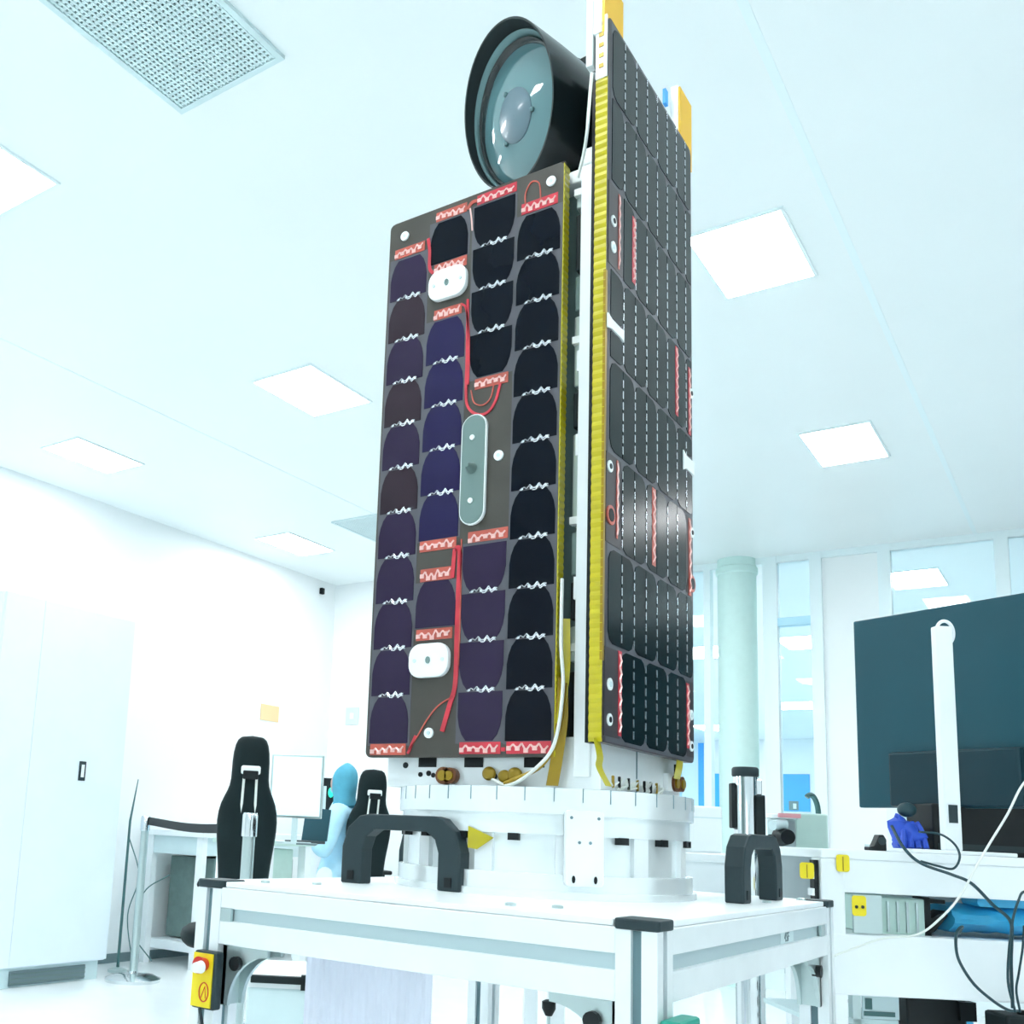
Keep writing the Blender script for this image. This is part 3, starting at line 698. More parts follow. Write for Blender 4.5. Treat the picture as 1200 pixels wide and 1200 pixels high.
skip = {(0, 5), (0, 2), (0, 0), (1, 5) if 0 else (0, 0), (7, 2), (7, 0)}
for r_ in range(8):
    for c in range(8):
        if (c, r_) in skip: continue
        if (c, r_) == (0, 4): cell2(c, r_, (.505, .540)); cell2(c, r_, (.560, .628)); continue
        if (c, r_) == (7, 3): cell2(c, r_, (.378, .438)); cell2(c, r_, (.470, .500)); continue
        cell2(c, r_)
for (c, r_) in ((0, 5), (0, 2), (0, 0), (7, 2), (7, 0)):
    MB().prism([(colsu[c] - .025 if c == 0 else colsu[c], rows[r_] + .004), (colsu[c + 1] - (.0 if c else .01), rows[r_] + .004), (colsu[c + 1] - (.0 if c else .01), rows[r_ + 1] - .004), (colsu[c] - .025 if c == 0 else colsu[c], rows[r_ + 1] - .004)],
               lambda u, v, t: f2(u, v, t), 0, .0010).build('bare_laminate', M_board2, p2)
# dashed bright seams between the columns
dash = MB()
for k in range(7):
    v = .008 + k * .0155; dash.prism([(-.004, v), (.004, v), (.004, v + .0105), (-.004, v + .0105)], lambda u, vv, t: f2(u, vv, t), .0012, .0022)
dash = dash.build('interconnect_tab', M_silver, p2); first = True
for r_ in range(8):
    for c in range(1, 8):
        if (c, r_) in ((1, 0), (2, 5) if 0 else (1, 5), (6, 4), (4, 2), (7, 2), (7, 0)): continue
        o = dash if first else dash.copy()
        if not first: COL.objects.link(o); o.parent = p2
        first = False
        o.matrix_basis = Matrix.Translation(Vector(f2(colsu[c], rows[r_], 0)) - Vector(f2(0, 0, 0)))
def bus2(u, v0, v1, w=.030, m_=M_red):
    MB().prism([(u - w / 2, v0), (u + w / 2, v0), (u + w / 2, v1), (u - w / 2, v1)], lambda a, b, t: f2(a, b, t), 0, .0018).build('bus_strip', m_, p2)
    n = 12; s = MB(); z_ = [(u + (w * .3 if k % 2 else -w * .3), v0 + (v1 - v0) * (.04 + .92 * k / n)) for k in range(n + 1)]
    for a, b in zip(z_, z_[1:]): s.tube([f2(a[0], a[1], .0024), f2(b[0], b[1], .0024)], .0016, 4)
    s.build('solder_zigzag', M_pink, p2)
bus2(.275, .645, .745, .036); bus2(.785, .625, .515, .034); bus2(.505, .26, .372, .04, M_rust); bus2(.157, .012, .120, .03); bus2(.915, .02, .115, .035); bus2(.118, .64, .750, .014, M_rust)
bus2(.118, .265, .37, .014, M_rust); bus2(.955, .505, .615, .03); bus2(.950, .250, .37, .03, M_rust)
def dot2(u, v, r_, m_, nm, t0=0, t1=.003, n=16): return MB().prism([(u * QW + r_ * math.cos(2 * PI * k / n), v * QH + r_ * math.sin(2 * PI * k / n)) for k in range(n)], lambda a, b, t: (QX + t, QY + a, QZ + b), t0, t1).build(nm, m_, p2)
for u, v in ((.060, .700), (.060, .662), (.045, .354), (.975, .35), (.06, .073), (.06, .029), (.955, .070), (.955, .024), (.975, .575)):
    dot2(u, v, .0090, M_wplate, 'washer', .001, .003); dot2(u, v, .0042, M_black if v not in (.073, .070, .662) else M_offw, 'screw_head', .003, .004)
for u, v in ((.055, .290), (.975, .27)): dot2(u, v, .015, M_rust, 'cable_grommet', .001, .003); dot2(u, v, .010, M_black, 'grommet_hole', .003, .0036)
def brk2(u0, u1, v0, v1):
    o = MB().prism([(u0 * QW + a * (u1 - u0) * QW, v0 * QH + b * (v1 - v0) * QH) for a, b in ((0, -.1), (.25, .1), (.8, .1), (1, 0), (1, 1), (.8, .9), (.25, .9), (0, 1.1))], lambda a, b, t: (QX + t, QY + a, QZ + b), .001, .0035).build('white_bracket', M_wplate, p2)
brk2(.005, .165, .541, .558); brk2(.86, 1.0, .441, .467)
# tape along its near edge, with the white bare part at the top
ribbed(lambda s, a, d: (QX - .0195 + a, QY - .0005 - d, QZ + s), QH * .905, .0195, 'edge_tape', p2, pitch=.0135, amp=.0016)
MB().box(QX - .0195, QX - .001, QY - .003, QY, QZ + QH * .905, QZ + QH).build('bare_edge', M_wplate, p2)
for k in range(5): MB().box(QX - .014, QX - .006, QY - .0042, QY - .003, QZ + QH * (.92 + .016 * k), QZ + QH * (.926 + .016 * k)).build('amber_patch', M_gold, p2)
MB().box(QX - .0035, QX + .0006, QY - .002, QY + .004, QZ + QH * .10, QZ + QH * .62).build('amber_patch', M_gold, p2)
ribbed(lambda s, a, d: (QX - .001 + d * .5, QY + .0 + a, QZ + s), QH * .905, .004, 'edge_tape', p2, m_=M_gold)
MB().box(QX - .030, QX - .021, QY + .01, QY + .03, QZ + .0, QZ + QH - .1).build('hinge_strip', M_black, p2)
# tape tails below the panels
def ribbon(pts, w, m_, nm, parent, axis=(0, 1, 0)):
    P_ = bez(pts, 5); ax = Vector(axis) * w / 2; m = MB(); th = Vector((0.0012, -.0012, 0))
    m.loop([[p + ax, p - ax, p - ax + th, p + ax + th] for p in P_]); return m.build(nm, m_, parent)
ribbon([(QX - .008, QY, QZ + .004), (QX - .006, QY + .008, QZ - .02), (QX - .012, QY + .02, QZ - .035), (QX - .004, QY + .035, SB + .004)], .022, M_tape, 'tape_tail', sat)
ribbon([(QX - .004, QY + .33, QZ + .006), (QX - .004, QY + .325, QZ - .012), (QX - .010, QY + .33, QZ - .03)], .030, M_tape, 'tape_tail', sat)
ribbon([(PX0 + PWD + .004, PY0 + .01, PZ0 + .12), (PX0 + PWD + .008, PY0 + .006, PZ0 + .06), (PX0 + PWD + .002, PY0 + .004, PZ0 + .0), (PX0 + PWD - .008, PY0 + .01, SB + .004)], .015, M_gold, 'foil_tail', sat, (1, .6, 0))
ribbon([(PX0 + PWD + .010, PY0 + .012, PZ0 + .21), (PX0 + PWD + .014, PY0 + .006, PZ0 + .13), (PX0 + PWD + .006, PY0 + .002, PZ0 + .05)], .009, M_tape, 'foil_tail', sat, (1, .6, 0))
MB().tube(bez([(PX0 + PWD + .008, PY0, PZ0 + .27), (PX0 + PWD + .010, PY0 - .004, PZ0 + .17), (PX0 + PWD + .015, PY0 - .006, PZ0 + .10), (PX0 + PWD + .004, PY0 - .008, PZ0 + .02), (PX0 + PWD - .03, PY0 - .002, PZ0 - .018), (PX0 + PWD - .075, PY0 + .004, SB + .004), (PX0 + PWD - .11, PY0 + .012, SB + .012)]), .0028, 8).build('white_cable', M_cable, sat)
MB().tube(bez([(PX0 + PWD + .014, PY0 + .004, PZ0 + .11), (PX0 + PWD + .008, PY0 - .002, PZ0 + .04), (PX0 + PWD - .02, PY0 + .0, PZ0 - .012), (PX0 + PWD - .085, PY0 + .006, SB + .006)]), .0035, 8).build('gold_cable', M_gold, sat)

# ---- antennas with yellow covers on top of the right panel
for (y0, y1, z1, lab) in ((1.330, 1.408, 2.345, None), (1.680, 1.745, 2.378, None)):
    a = MB().box(-.600, -.586, y0, y1, QZ + QH - .03, z1).build('antenna', M_wplate, sat, bevel=.001)
    MB().box(-.586, -.582, y0 + .002, y1, QZ + QH - .03, z1 - .004).build('yellow_cover', M_orange, a)
MB().box(-.612, -.601, 1.330, 1.345, 2.18, 2.345).build('antenna_post', M_wplate, sat, bevel=.001)
MB().box(-.606, -.600, 1.655, 1.668, 2.33, 2.36).build('blue_tab', M_bwin, sat)

# ---- telescope
def frame(c, nrm):                    # local +Z points into the tube
    zz = -Vector(nrm).normalized(); xx = Vector((0, 0, 1)).cross(zz).normalized(); yy = zz.cross(xx); c = Vector(c)
    return Matrix(((xx.x, yy.x, zz.x, c.x), (xx.y, yy.y, zz.y, c.y), (xx.z, yy.z, zz.z, c.z), (0, 0, 0, 1)))
TC0 = Vector((-.793, 1.398, 2.232)); TN0 = Vector((-.476, -.824, -.31)); TC1 = Vector((-.690, 1.640, 2.205)); TN1 = Vector((-.10, -.99, .0))
RA, RB = .1345, .098
def tring(t, k=1., n=64, off=0.):    # ring at fraction t between the mouth and the rear of the tube
    c = TC0.lerp(TC1, t); nn = TN0.normalized().lerp(TN1.normalized(), t); M_ = frame(c, nn)
    prof = RA + (RB - RA) * t ** 1.25
    return [M_ @ Vector((prof * k * math.cos(2 * PI * q / n), prof * k * math.sin(2 * PI * q / n), off)) for q in range(n)]
TM = frame(TC0, TN0)
m = MB(); m.loop([tring(0, .975), tring(0, 1.0), tring(.03, 1.0), tring(.2, .99), tring(.35, .985), tring(.44, .985), tring(.45, .955), tring(.6, .95), tring(.70, .955), tring(.71, .985), tring(.78, .985), tring(.79, .95), tring(1., .95), tring(1., .03)], cap=False)
tele = m.build('telescope', M_tele, sat, smooth=True)
MB().loop([tring(0, .975), tring(.12, .965), tring(.24, .955)], cap=False).build('hood_lining', M_matte, tele, smooth=True)
def tl(rings, nm, m_): return MB().loop(rings, cap=False).build(nm, m_, tele, smooth=True)
tl([tring(.09, .972), tring(.075, .945), tring(.085, .915), tring(.12, .905), tring(.15, .95)], 'retaining_ring', M_ring)
tl([tring(.115, .908), tring(.10, .885), tring(.11, .855), tring(.15, .85)], 'inner_ring', M_tele)
tl([tring(.14, k, 64, -h) for k, h in ((.005, .018), (.25, .0168), (.5, .0135), (.7, .0080), (.84, .0015), (.91, -.002))], 'front_lens', M_lens)
tl([tring(.14, k, 64, -h) for k, h in ((.006, .0205), (.31, .0195), (.34, .0170), (.34, .012))], 'centre_disc', M_lensd)
TM = frame(TC0.lerp(TC1, .14), TN0.normalized().lerp(TN1.normalized(), .14))
for a in (75, 200, 320):
    p = TM @ Vector((.048 * math.cos(R(a)), .048 * math.sin(R(a)), -.017)); MB().ball(p, .0045).build('lens_screw', M_ring, tele, smooth=True)
for a in range(10, 360, 40):
    rg0 = tring(.40, .97, 36)[a // 10]; rg1 = tring(.40, 1.015, 36)[a // 10]
    MB().cyl(rg0, rg1, .005, n=12).build('side_screw', M_dgrey, tele)
MB().box(-.80, -.66, 1.50, 1.68, 2.058, 2.12).build('telescope_cradle', M_gloss, sat, bevel=.006)
MB().box(-.655, -.615, 1.52, 1.66, 2.058, 2.30).build('rear_bulkhead', M_matte, sat, bevel=.004)
MB().prism([(-.752, 2.398), (-.690, 2.403), (-.685, 2.33), (-.725, 2.34)], lambda u, v, t: (u, t, v), 1.545, 1.60).build('rear_cover', M_matte, sat, bevel=.003)
MB().box(-.712, -.660, 1.515, 1.535, 2.27, 2.325).build('white_reflector', M_wplate, sat, bevel=.002)
MB().tube(bez([(-.6015, 1.330, 2.165), (-.607, 1.332, 2.10), (-.612, 1.338, 2.07), (-.624, 1.352, 2.044), (-.640, 1.366, 2.018)]), .0028, 8).build('white_cable', M_cable, sat)

# ================================================================ RIGHT-HAND DESK (turned 36 degrees)
def at(x, y, D, base=None):          # a point given by camera-frame right, up from eye, distance ahead (room coordinates)
    v = room((x, D, 0)); return Vector((v.x, v.y, 0))
DRZ = R(90 - YAW)
def dloc(xr, D): v = room((xr, D, 0)); return (v.x, v.y)
dx, dy = dloc(.98, 2.2)
desk = thing('lab_desk', 'white lab bench with shelf holding the big monitor on the right', 'desk', (dx, dy, 0), DRZ)
def L(mb, nm, m_, par, **k): return mb.build(nm, m_, par, local=True, **k)
L(MB().box(0, 1.5, 0, .50, .955, .975), 'desk_top', M_white, desk, bevel=.003)
L(MB().box(.005, 1.49, .004, .04, .885, .955), 'top_rail', M_white, desk, bevel=.002)
L(MB().box(.005, 1.49, .0, .05, .675, .800), 'front_rail', M_white, desk, bevel=.003)
L(MB().box(.01, 1.49, .05, .42, .785, .797), 'shelf', M_white, desk)
L(MB().box(.02, 1.49, .42, .44, .80, .955), 'back_board', M_white, desk)
for x in (.0, 1.45):
    for y in (0.001, .445): L(MB().box(x, x + .05, y, y + .05, 0, .955), 'leg', M_white, desk, bevel=.003)
L(MB().box(-.012, -.002, .01, .03, .62, .95), 'cable_comb', M_black, desk)
for k in range(9): L(MB().box(-.016, -.012, .008, .032, .63 + .035 * k, .645 + .035 * k), 'comb_tooth', M_white, desk)
L(MB().box(.064, .125, -.003, .003, .803, .882), 'grey_plate', M_steel, desk)
WT = WM[desk.name]
def dthing(name, label, cat, x, y, z, rz=0, group=None):
    p = WT @ Vector((x, y, z)); return thing(name, label, cat, p, DRZ + rz, group)
# small yellow stickers
def sticker(x, y, z, w, h, lab, marks=False):
    t = dthing('sticker', lab, 'sticker', x, y, z, 0, 'yellow stickers around the bench')
    L(MB().prism(rr(w, h, .006, 4, 0, h / 2), lambda u, v, q: (u, q, v), -.0015, 0), 'sticker_face', M_yell, t)
    if marks:
        for u in (-.006, .007): L(MB().ball((u, -.002, h * .45), .0035), 'printed_dot', M_dgrey, t)
    else: L(MB().box(-.001, .001, -.0022, -.0015, .002, h - .004), 'printed_line', M_gold, t)
sticker(-.034, -.006, .910, .030, .034, 'yellow square sticker beneath the green-handled device, left of the bench leg')
sticker(.045, -.002, .928, .028, .036, 'yellow square sticker at the left end of the bench top')
sticker(.075, -.006, .838, .030, .042, 'yellow round-cornered sticker with two dark dots on the grey plate', True)
# white cabinet left of the bench, with the enamel device on top
cx_, cy_ = dloc(.55, 2.80)
cb_ = thing('side_bench', 'low white bench behind the cart carrying the pale green device', 'desk', (cx_, cy_, 0), DRZ)
L(MB().box(-.05, .84, 0, .5, .925, .948), 'bench_top', M_white, cb_, bevel=.003)
L(MB().box(-.04, .83, .01, .49, .80, .925), 'apron', M_white, cb_)
for x in (-.03, .79):
    for y in (.02, .44): L(MB().box(x, x + .04, y, y + .04, 0, .80), 'leg', M_white, cb_)
WT2 = WM[cb_.name]
def bthing(name, label, cat, x, y, z, rz=0):
    p = WT2 @ Vector((x, y, z)); return thing(name, label, cat, p, DRZ + rz)
dv = bthing('enamel_device', 'pale green boxy instrument with a curved dark green handle', 'instrument', .690, .10, .948)
L(MB().box(-.02, .075, 0, .16, .012, .125), 'housing', M_beige, dv, bevel=.006)
L(MB().box(.0, .078, -.004, .10, .0, .012), 'dark_foot', M_dcable, dv)
hm = MB(); hm.tube([(.052 + .022 * math.cos(R(a)), .06, .125 + .055 * math.sin(R(a))) for a in range(0, 121, 12)], .008, 8); L(hm, 'handle', M_gcable, dv, smooth=True)
ms = bthing('microscope_head', 'small white and black optical instrument beside the pale green device', 'instrument', .612, .04, .948)
L(MB().box(-.035, .045, .02, .10, .0, .015), 'base_plate', M_offw, ms, bevel=.003)
L(MB().box(-.01, .05, .03, .09, .015, .105), 'body', M_steel, ms, bevel=.006)
L(MB().cyl((.005, .03, .055), (.005, -.02, .055), .026, .020), 'objective', M_black, ms, smooth=True)
L(MB().cyl((-.03, .0, .085), (.01, .02, .09), .014, .016), 'eyepiece', M_offw, ms, smooth=True)
L(MB().cyl((-.03, .0, .05), (-.04, -.008, .05), .010), 'focus_knob', M_black, ms)
L(MB().box(-.03, .05, .01, .08, .105, .118), 'top_cover', M_wplate, ms, bevel=.003); L(MB().box(-.01, .05, .0, .01, .108, .120), 'red_label', M_pinkish, ms)
wb = bthing('white_case', 'white box-shaped case with a small black dot behind the right handle', 'case', .40, .20, .948)
L(MB().box(-.30, .10, .0, .25, .0, .135), 'case_body', M_white, wb, bevel=.006); L(MB().cyl((-.03, -.002, .065), (-.03, .002, .065), .006), 'lock', M_black, wb); L(MB().box(-.30, .10, -.002, 0, .100, .103), 'lid_seam', M_offw, wb)
# chrome cylinder behind the cart
cyx, cyy = dloc(.850, 2.28)
cn = thing('chrome_cylinder', 'upright chrome cylinder with black side clamps behind the right handle', 'cylinder', (cyx, cyy, 0), DRZ)
L(MB().lathe([(.026, .0), (.026, 1.135), (.023, 1.140)], n=40), 'tube', M_chrome, cn, smooth=True)
L(MB().lathe([(.027, 1.125), (.029, 1.128), (.029, 1.142), (.026, 1.146)], n=40), 'top_collar', M_dgrey, cn, smooth=True)
L(MB().box(-.034, -.024, -.010, .012, 1.01, 1.11), 'side_clamp', M_black, cn, bevel=.003); L(MB().box(.012, .034, -.028, .004, .975, 1.085), 'side_clamp', M_matte, cn, bevel=.003)
L(MB().box(.018, .030, -.020, -.006, 1.085, 1.12), 'latch', M_chrome, cn, bevel=.002); L(MB().lathe([(.09, 0), (.09, .012), (.03, .03)], n=32), 'foot', M_dgrey, cn)
# ---- monitor seen from behind
MW_ = WT @ Vector((.302, .45, 0))
MR = R(90 - YAW) - R(61)
mo = thing('monitor', 'big teal-black monitor seen from behind on a white stand', 'monitor', (MW_.x, MW_.y, .975), MR)
# local: +X runs along the monitor towards the camera, -Y is its back (towards the camera)
L(MB().box(0, .72, 0, .022, .110, .603), 'panel_back', M_mon, mo, bevel=.004)
L(MB().box(.005, .715, .022, .027, .115, .598), 'screen', M_dglass, mo)
pb_ = MB().prism([(0, 0), (.32, 0), (.32, .135), (0, .135)], lambda u, v, t: (.10 + u, t, .112 + v), -.022, 0); L(pb_, 'electronics_bulge', M_mon2, mo, bevel=.006)
Mst = WT @ Matrix.Translation((.338, .10, 0))
MB().box(-.019, .019, -.012, .012, .984, 1.495, Mst).build('stand_pillar', M_white, mo, bevel=.003)
MB().box(-.010, .010, -.0135, -.0115, 1.045, 1.085, Mst).build('cable_opening', M_dgrey, mo)
MB().tube([Mst @ Vector((.010 + .020 * math.cos(R(a)), .004, 1.482 + .028 * math.sin(R(a)))) for a in range(0, 361, 15)], .004, 8).build('stand_hook', M_white, mo, smooth=True)
MB().box(-.10, .11, -.06, .10, .9755, .984, Mst).build('stand_foot', M_white, mo, bevel=.002)
dk = dthing('black_console', 'black box unit on the bench behind the white monitor stand', 'box', .36, .21, .975)
L(MB().box(0, .60, 0, .12, 0, .118), 'console_body', M_black, dk, bevel=.004)
L(MB().box(.01, .59, -.002, 0, .012, .026), 'grey_edge', M_dgrey, dk)
# blue bundle and small black dispenser under the monitor
gb = dthing('blue_gloves', 'crumpled blue rubber gloves lying on the bench under the monitor', 'gloves', .315, .24, .976)
m = MB(); m.ball((0, 0, .035), .045, .8, .8, .8, 24)
m.ball((-.02, 0, .055), .028, .8, .8, 1.2, 16)
for v in m.bm.verts:
    n = noise.noise(v.co * 38) * .35 + noise.noise(v.co * 90) * .15; v.co += (v.co - Vector((0, 0, .03))) * n; v.co.z = max(v.co.z, 0)
L(m, 'glove_bundle', M_blue, gb, smooth=True)
m = MB()
for k in range(4): m.tube(bez([(-.02 + k * .012, -.01, .07), (-.02 + k * .014, -.02, .05), (-.03 + k * .018, -.035, .01)], 4), .007, 8)
L(m, 'glove_fingers', M_blue, gb, smooth=True)
L(MB().ball((.0, .0, .10), .022, 1, .8, .8), 'teal_cuff', M_dcable, gb, smooth=True)
td = dthing('tape_dispenser', 'small black tape dispenser at the left below the monitor', 'dispenser', .185, .12, .976)
m = MB().prism([(-.022, 0), (.018, 0), (.018, .026), (.012, .036), (.002, .036), (-.004, .022), (-.010, .010), (-.022, .008)], lambda u, v, t: (u, t, v), 0, .025); L(m, 'dispenser_body', M_black, td, bevel=.002)
L(MB().cyl((.008, -.001, .022), (.008, .026, .022), .009), 'tape_roll', M_dgrey, td)
L(MB().box(-.022, -.019, .004, .021, .008, .013), 'cutter', M_steel, td)
# things on the shelf under the desk top
sb = dthing('steel_case', 'pale steel case with vertical ribs on the shelf under the bench top', 'case', .135, .06, .798)
L(MB().box(0, .115, 0, .2, 0, .078), 'case_body', M_beige, sb, bevel=.003)
for k in range(5): L(MB().box(.010 + .021 * k, .015 + .021 * k, -.004, 0, .006, .07), 'rib', M_steel, sb)
bk = dthing('black_bracket', 'black angular bracket beside the blue film on the shelf', 'bracket', .256, .07, .798)
L(MB().box(0, .012, 0, .05, 0, .082), 'upright', M_black, bk); L(MB().box(.0, .045, 0, .05, .070, .078), 'top_arm', M_black, bk)
L(MB().prism([(0, 0), (.02, .01), (.05, .045), (.045, .055), (.0, .03)], lambda u, v, t: (u, t, v), 0, .05), 'diagonal_arm', M_black, bk)
bf = dthing('blue_film_bundle', 'light blue plastic film bundle on the shelf at the right edge', 'bundle', .310, .04, .798)
m = MB(); rings = []
for k in range(25):
    x = .0 + .40 * k / 24; s = math.sin(PI * min(1, (k + 1) / 6)) if k < 3 else 1
    rings.append([(x, .08 + .07 * math.cos(t) * (1 + .25 * noise.noise(Vector((x * 20, math.cos(t) * 2, math.sin(t) * 2)))), .040 + .040 * math.sin(t) * (.65 + .1 * s) * (1 + .35 * noise.noise(Vector((x * 16, math.cos(t) * 3, 5))))) for t in [2 * PI * q / 20 for q in range(20)]])
m.loop(rings); L(m, 'folded_film', M_bfilm, bf, smooth=True)
m = MB(); m.prism(rr(.30, .018, .008, 3, .20, .070), lambda u, v, t: (u, t, v + .01 * math.sin(u * 40)), .01, .07); L(m, 'film_fold', M_bfilm, bf)
# equipment under the desk
pu = dthing('power_unit', 'black power unit on the floor side under the bench front rail', 'box', .225, .10, 0)
L(MB().box(0, .13, 0, .2, .45, .665), 'unit_body', M_black, pu, bevel=.005); L(MB().box(0, .13, .0, .2, 0, .45), 'pedestal', M_dgrey, pu); L(MB().box(.11, .145, -.01, .12, .62, .66), 'overhang', M_black, pu)
pb = dthing('power_strip_block', 'black socket block where the cables meet at the lower right corner', 'socket', .385, -.02, 0)
L(MB().box(-.03, .14, -.02, .06, .60, .655), 'block_body', M_matte, pb, bevel=.006); L(MB().box(.03, .06, .0, .03, 0, .60), 'stem', M_dgrey, pb)
L(MB().box(-.08, .19, -.08, .12, 0, .02), 'foot_plate', M_dgrey, pb)
for k in range(3): L(MB().cyl((.02 + .03 * k, .01, .655), (.02 + .03 * k, .01, .663), .009), 'socket', M_black, pb)
bb = dthing('blue_bag', 'light blue bag under the bench between the black boxes', 'bag', .415, .24, .0)
m = MB(); m.loop([ell(0, 0, z, .035 * s, .04 * s, 16) for z, s in ((.0, .8), (.1, 1.1), (.3, 1.15), (.5, 1.0), (.60, .8), (.67, .5))]); L(m, 'bag_body', M_bfilm, bb, smooth=True)
m = MB(); m.loop([ell(0, 0, z, .03 * s, .02 * s, 12) for z, s in ((.66, 1), (.69, .6), (.73, 1.3))]); L(m, 'tied_neck', M_bfilm, bb, smooth=True)
cr = dthing('grey_frame_rack', 'pale grey rack with a dark green label below the bench rail', 'rack', .015, .12, 0)
for x in (0, .05, .10): L(MB().box(x, x + .018, 0, .02, 0, .665), 'upright', M_steel, cr)
L(MB().box(0, .2, 0, .25, .60, .61), 'shelf_plate', M_offw, cr); L(MB().box(.12, .20, -.004, .0, .612, .66), 'label_plate', M_offw, cr); L(MB().box(.122, .19, -.006, -.004, .618, .628), 'dark_print', M_gcable, cr)
L(MB().box(.125, .14, -.006, -.004, .632, .655), 'dark_print', M_gcable, cr)
# cables
def dcable(pts, r_, m_, lab):
    o = MB().tube([WT @ p for p in bez(pts, 8)], r_, 6).build('cable', m_, smooth=True); tag(o, lab, 'cable', 'cables at the bench'); return o
dcable([(.164, .02, 1.03), (.167, -.02, .985), (.197, -.03, .954), (.249, -.05, .934), (.284, -.06, .918), (.326, -.06, .877), (.36, -.06, .847), (.361, -.06, .809), (.357, -.06, .758), (.362, -.05, .672)], .0034, M_dcable, 'dark teal cable running from behind the monitor diagonally down to the socket block')
dcable([(.212, .0, 1.02), (.241, -.03, 1.016), (.265, -.04, .996), (.274, -.04, .970), (.259, -.04, .946), (.232, -.03, .950), (.197, -.03, .958)], .0026, M_dcable, 'dark cable looped over the bench edge below the monitor stand')
dcable([(.44, -.04, .905), (.399, -.05, .906), (.380, -.06, .888), (.367, -.06, .853), (.359, -.065, .826), (.352, -.065, .792), (.349, -.06, .724), (.370, -.045, .664)], .0026, M_dcable, 'dark cable arching over the blue film at the right edge')
dcable([(.288, .0, .812), (.267, -.05, .829), (.249, -.06, .818), (.246, -.06, .787), (.253, -.06, .757), (.279, -.06, .717), (.316, -.06, .686), (.352, -.05, .668), (.385, -.03, .664)], .0030, M_dcable, 'dark cable hanging in a wide loop in front of the bench rail')
dcable([(.395, -.05, .837), (.383, -.06, .793), (.372, -.06, .742), (.365, -.06, .708), (.380, -.045, .664)], .0024, M_dcable, 'thin dark cable dropping straight down to the socket block')
dcable([(.45, -.08, 1.20), (.414, -.08, 1.154), (.384, -.08, 1.117), (.354, -.08, 1.062), (.315, -.075, .998), (.285, -.07, .944), (.256, -.065, .891), (.218, -.06, .846), (.173, -.05, .809), (.111, -.03, .796), (.039, -.03, .769), (.007, -.03, .756)], .0024, M_cable, 'long white cable crossing the bench diagonally at the right edge')

# ================================================================ LEFT SIDE
cab = thing('storage_cabinet', 'tall white storage cabinet against the left wall with small black handle', 'cabinet', (-5.27, 3.72, 0))
MB().box(LX + .01, -5.03, 3.29, 4.25, .11, 2.21).build('cabinet_body', M_cabw, cab, bevel=.01)
for i, (a, b) in enumerate(((3.30, 3.558), (3.560, 4.24))):
    d = MB().box(-5.03, -5.01, a, b, .12, 2.205).build('door', M_cabw, cab, bevel=.001)
    if i:
        MB().box(-5.01, -5.004, 3.905, 3.955, 1.175, 1.29).build('handle_plate', M_dgrey, d, bevel=.004); MB().box(-5.004, -5.000, 3.92, 3.94, 1.195, 1.27).build('handle_inset', M_white, d)
MB().box(LX + .02, -5.06, 3.31, 4.22, .0, .11).build('plinth', M_offw, cab)
MB().box(-5.06, -5.05, 3.60, 4.12, .01, .09).build('dark_grille', M_base, cab)
for k in range(3): MB().box(-5.052, -5.046, 3.60, 4.12, .02 + .025 * k, .026 + .025 * k).build('grille_bar', M_gplate, cab)
# bench behind the belt
lb = thing('left_bench', 'white workbench with a grey cabinet under it behind the belt barrier', 'desk', (-5.2, 5.4, 0))
MB().box(-5.5, -4.92, 4.90, 6.45, .86, .90).build('bench_top', M_white, lb, bevel=.004)
MB().box(-5.48, -4.96, 4.93, 6.42, .74, .86).build('apron', M_offw, lb)
for y in (4.92, 6.38):
    for x in (-5.48, -5.0): MB().box(x, x + .05, y, y + .05, 0, .86).build('leg', M_white, lb)
MB().box(-5.45, -5.02, 5.12, 5.95, .17, .72).build('under_cabinet', M_greyp, lb, bevel=.004)
MB().box(-5.47, -5.0, 4.97, 6.38, .10, .16).build('lower_shelf', M_white, lb)
t = thing('keyboard', 'flat black keyboard at the near end of the left workbench', 'keyboard', (-5.0, 5.02, .90))
MB().box(-5.10, -4.94, 4.95, 5.22, .90, .915).build('case', M_black, t, bevel=.003)
kk = MB()
for i in range(4):
    for j in range(10): kk.box(-5.09 + i * .035, -5.064 + i * .035, 4.962 + j * .025, 4.982 + j * .025, .915, .919)
kk.build('keys', M_dgrey, t, kind='stuff')
# thin antenna pole beside the cabinet
t = thing('thin_pole', 'thin dark rod standing between the tall cabinet and the belt post', 'pole', (-5.20, 4.50, 0))
MB().tube([(-5.20, 4.50, .0), (-5.20, 4.50, .95), (-5.19, 4.53, 1.22)], [.010, .008, .003], 8).build('rod', M_gcable, t); MB().lathe([(.06, 0), (.06, .015), (.012, .03)], Matrix.Translation((-5.20, 4.50, 0)), n=20).build('foot', M_steel, t)
MB().tube(bez([(-5.20, 4.50, .85), (-5.14, 4.56, .60), (-5.17, 4.52, .35), (-5.12, 4.55, .05)]), .004, 6).build('wire', M_gcable, t)
MB().tube(bez([(-4.95, 4.65, .62), (-5.08, 4.56, .50), (-5.12, 4.54, .25), (-5.0, 4.6, .08)]), .004, 6).build('wire', M_gcable, t)
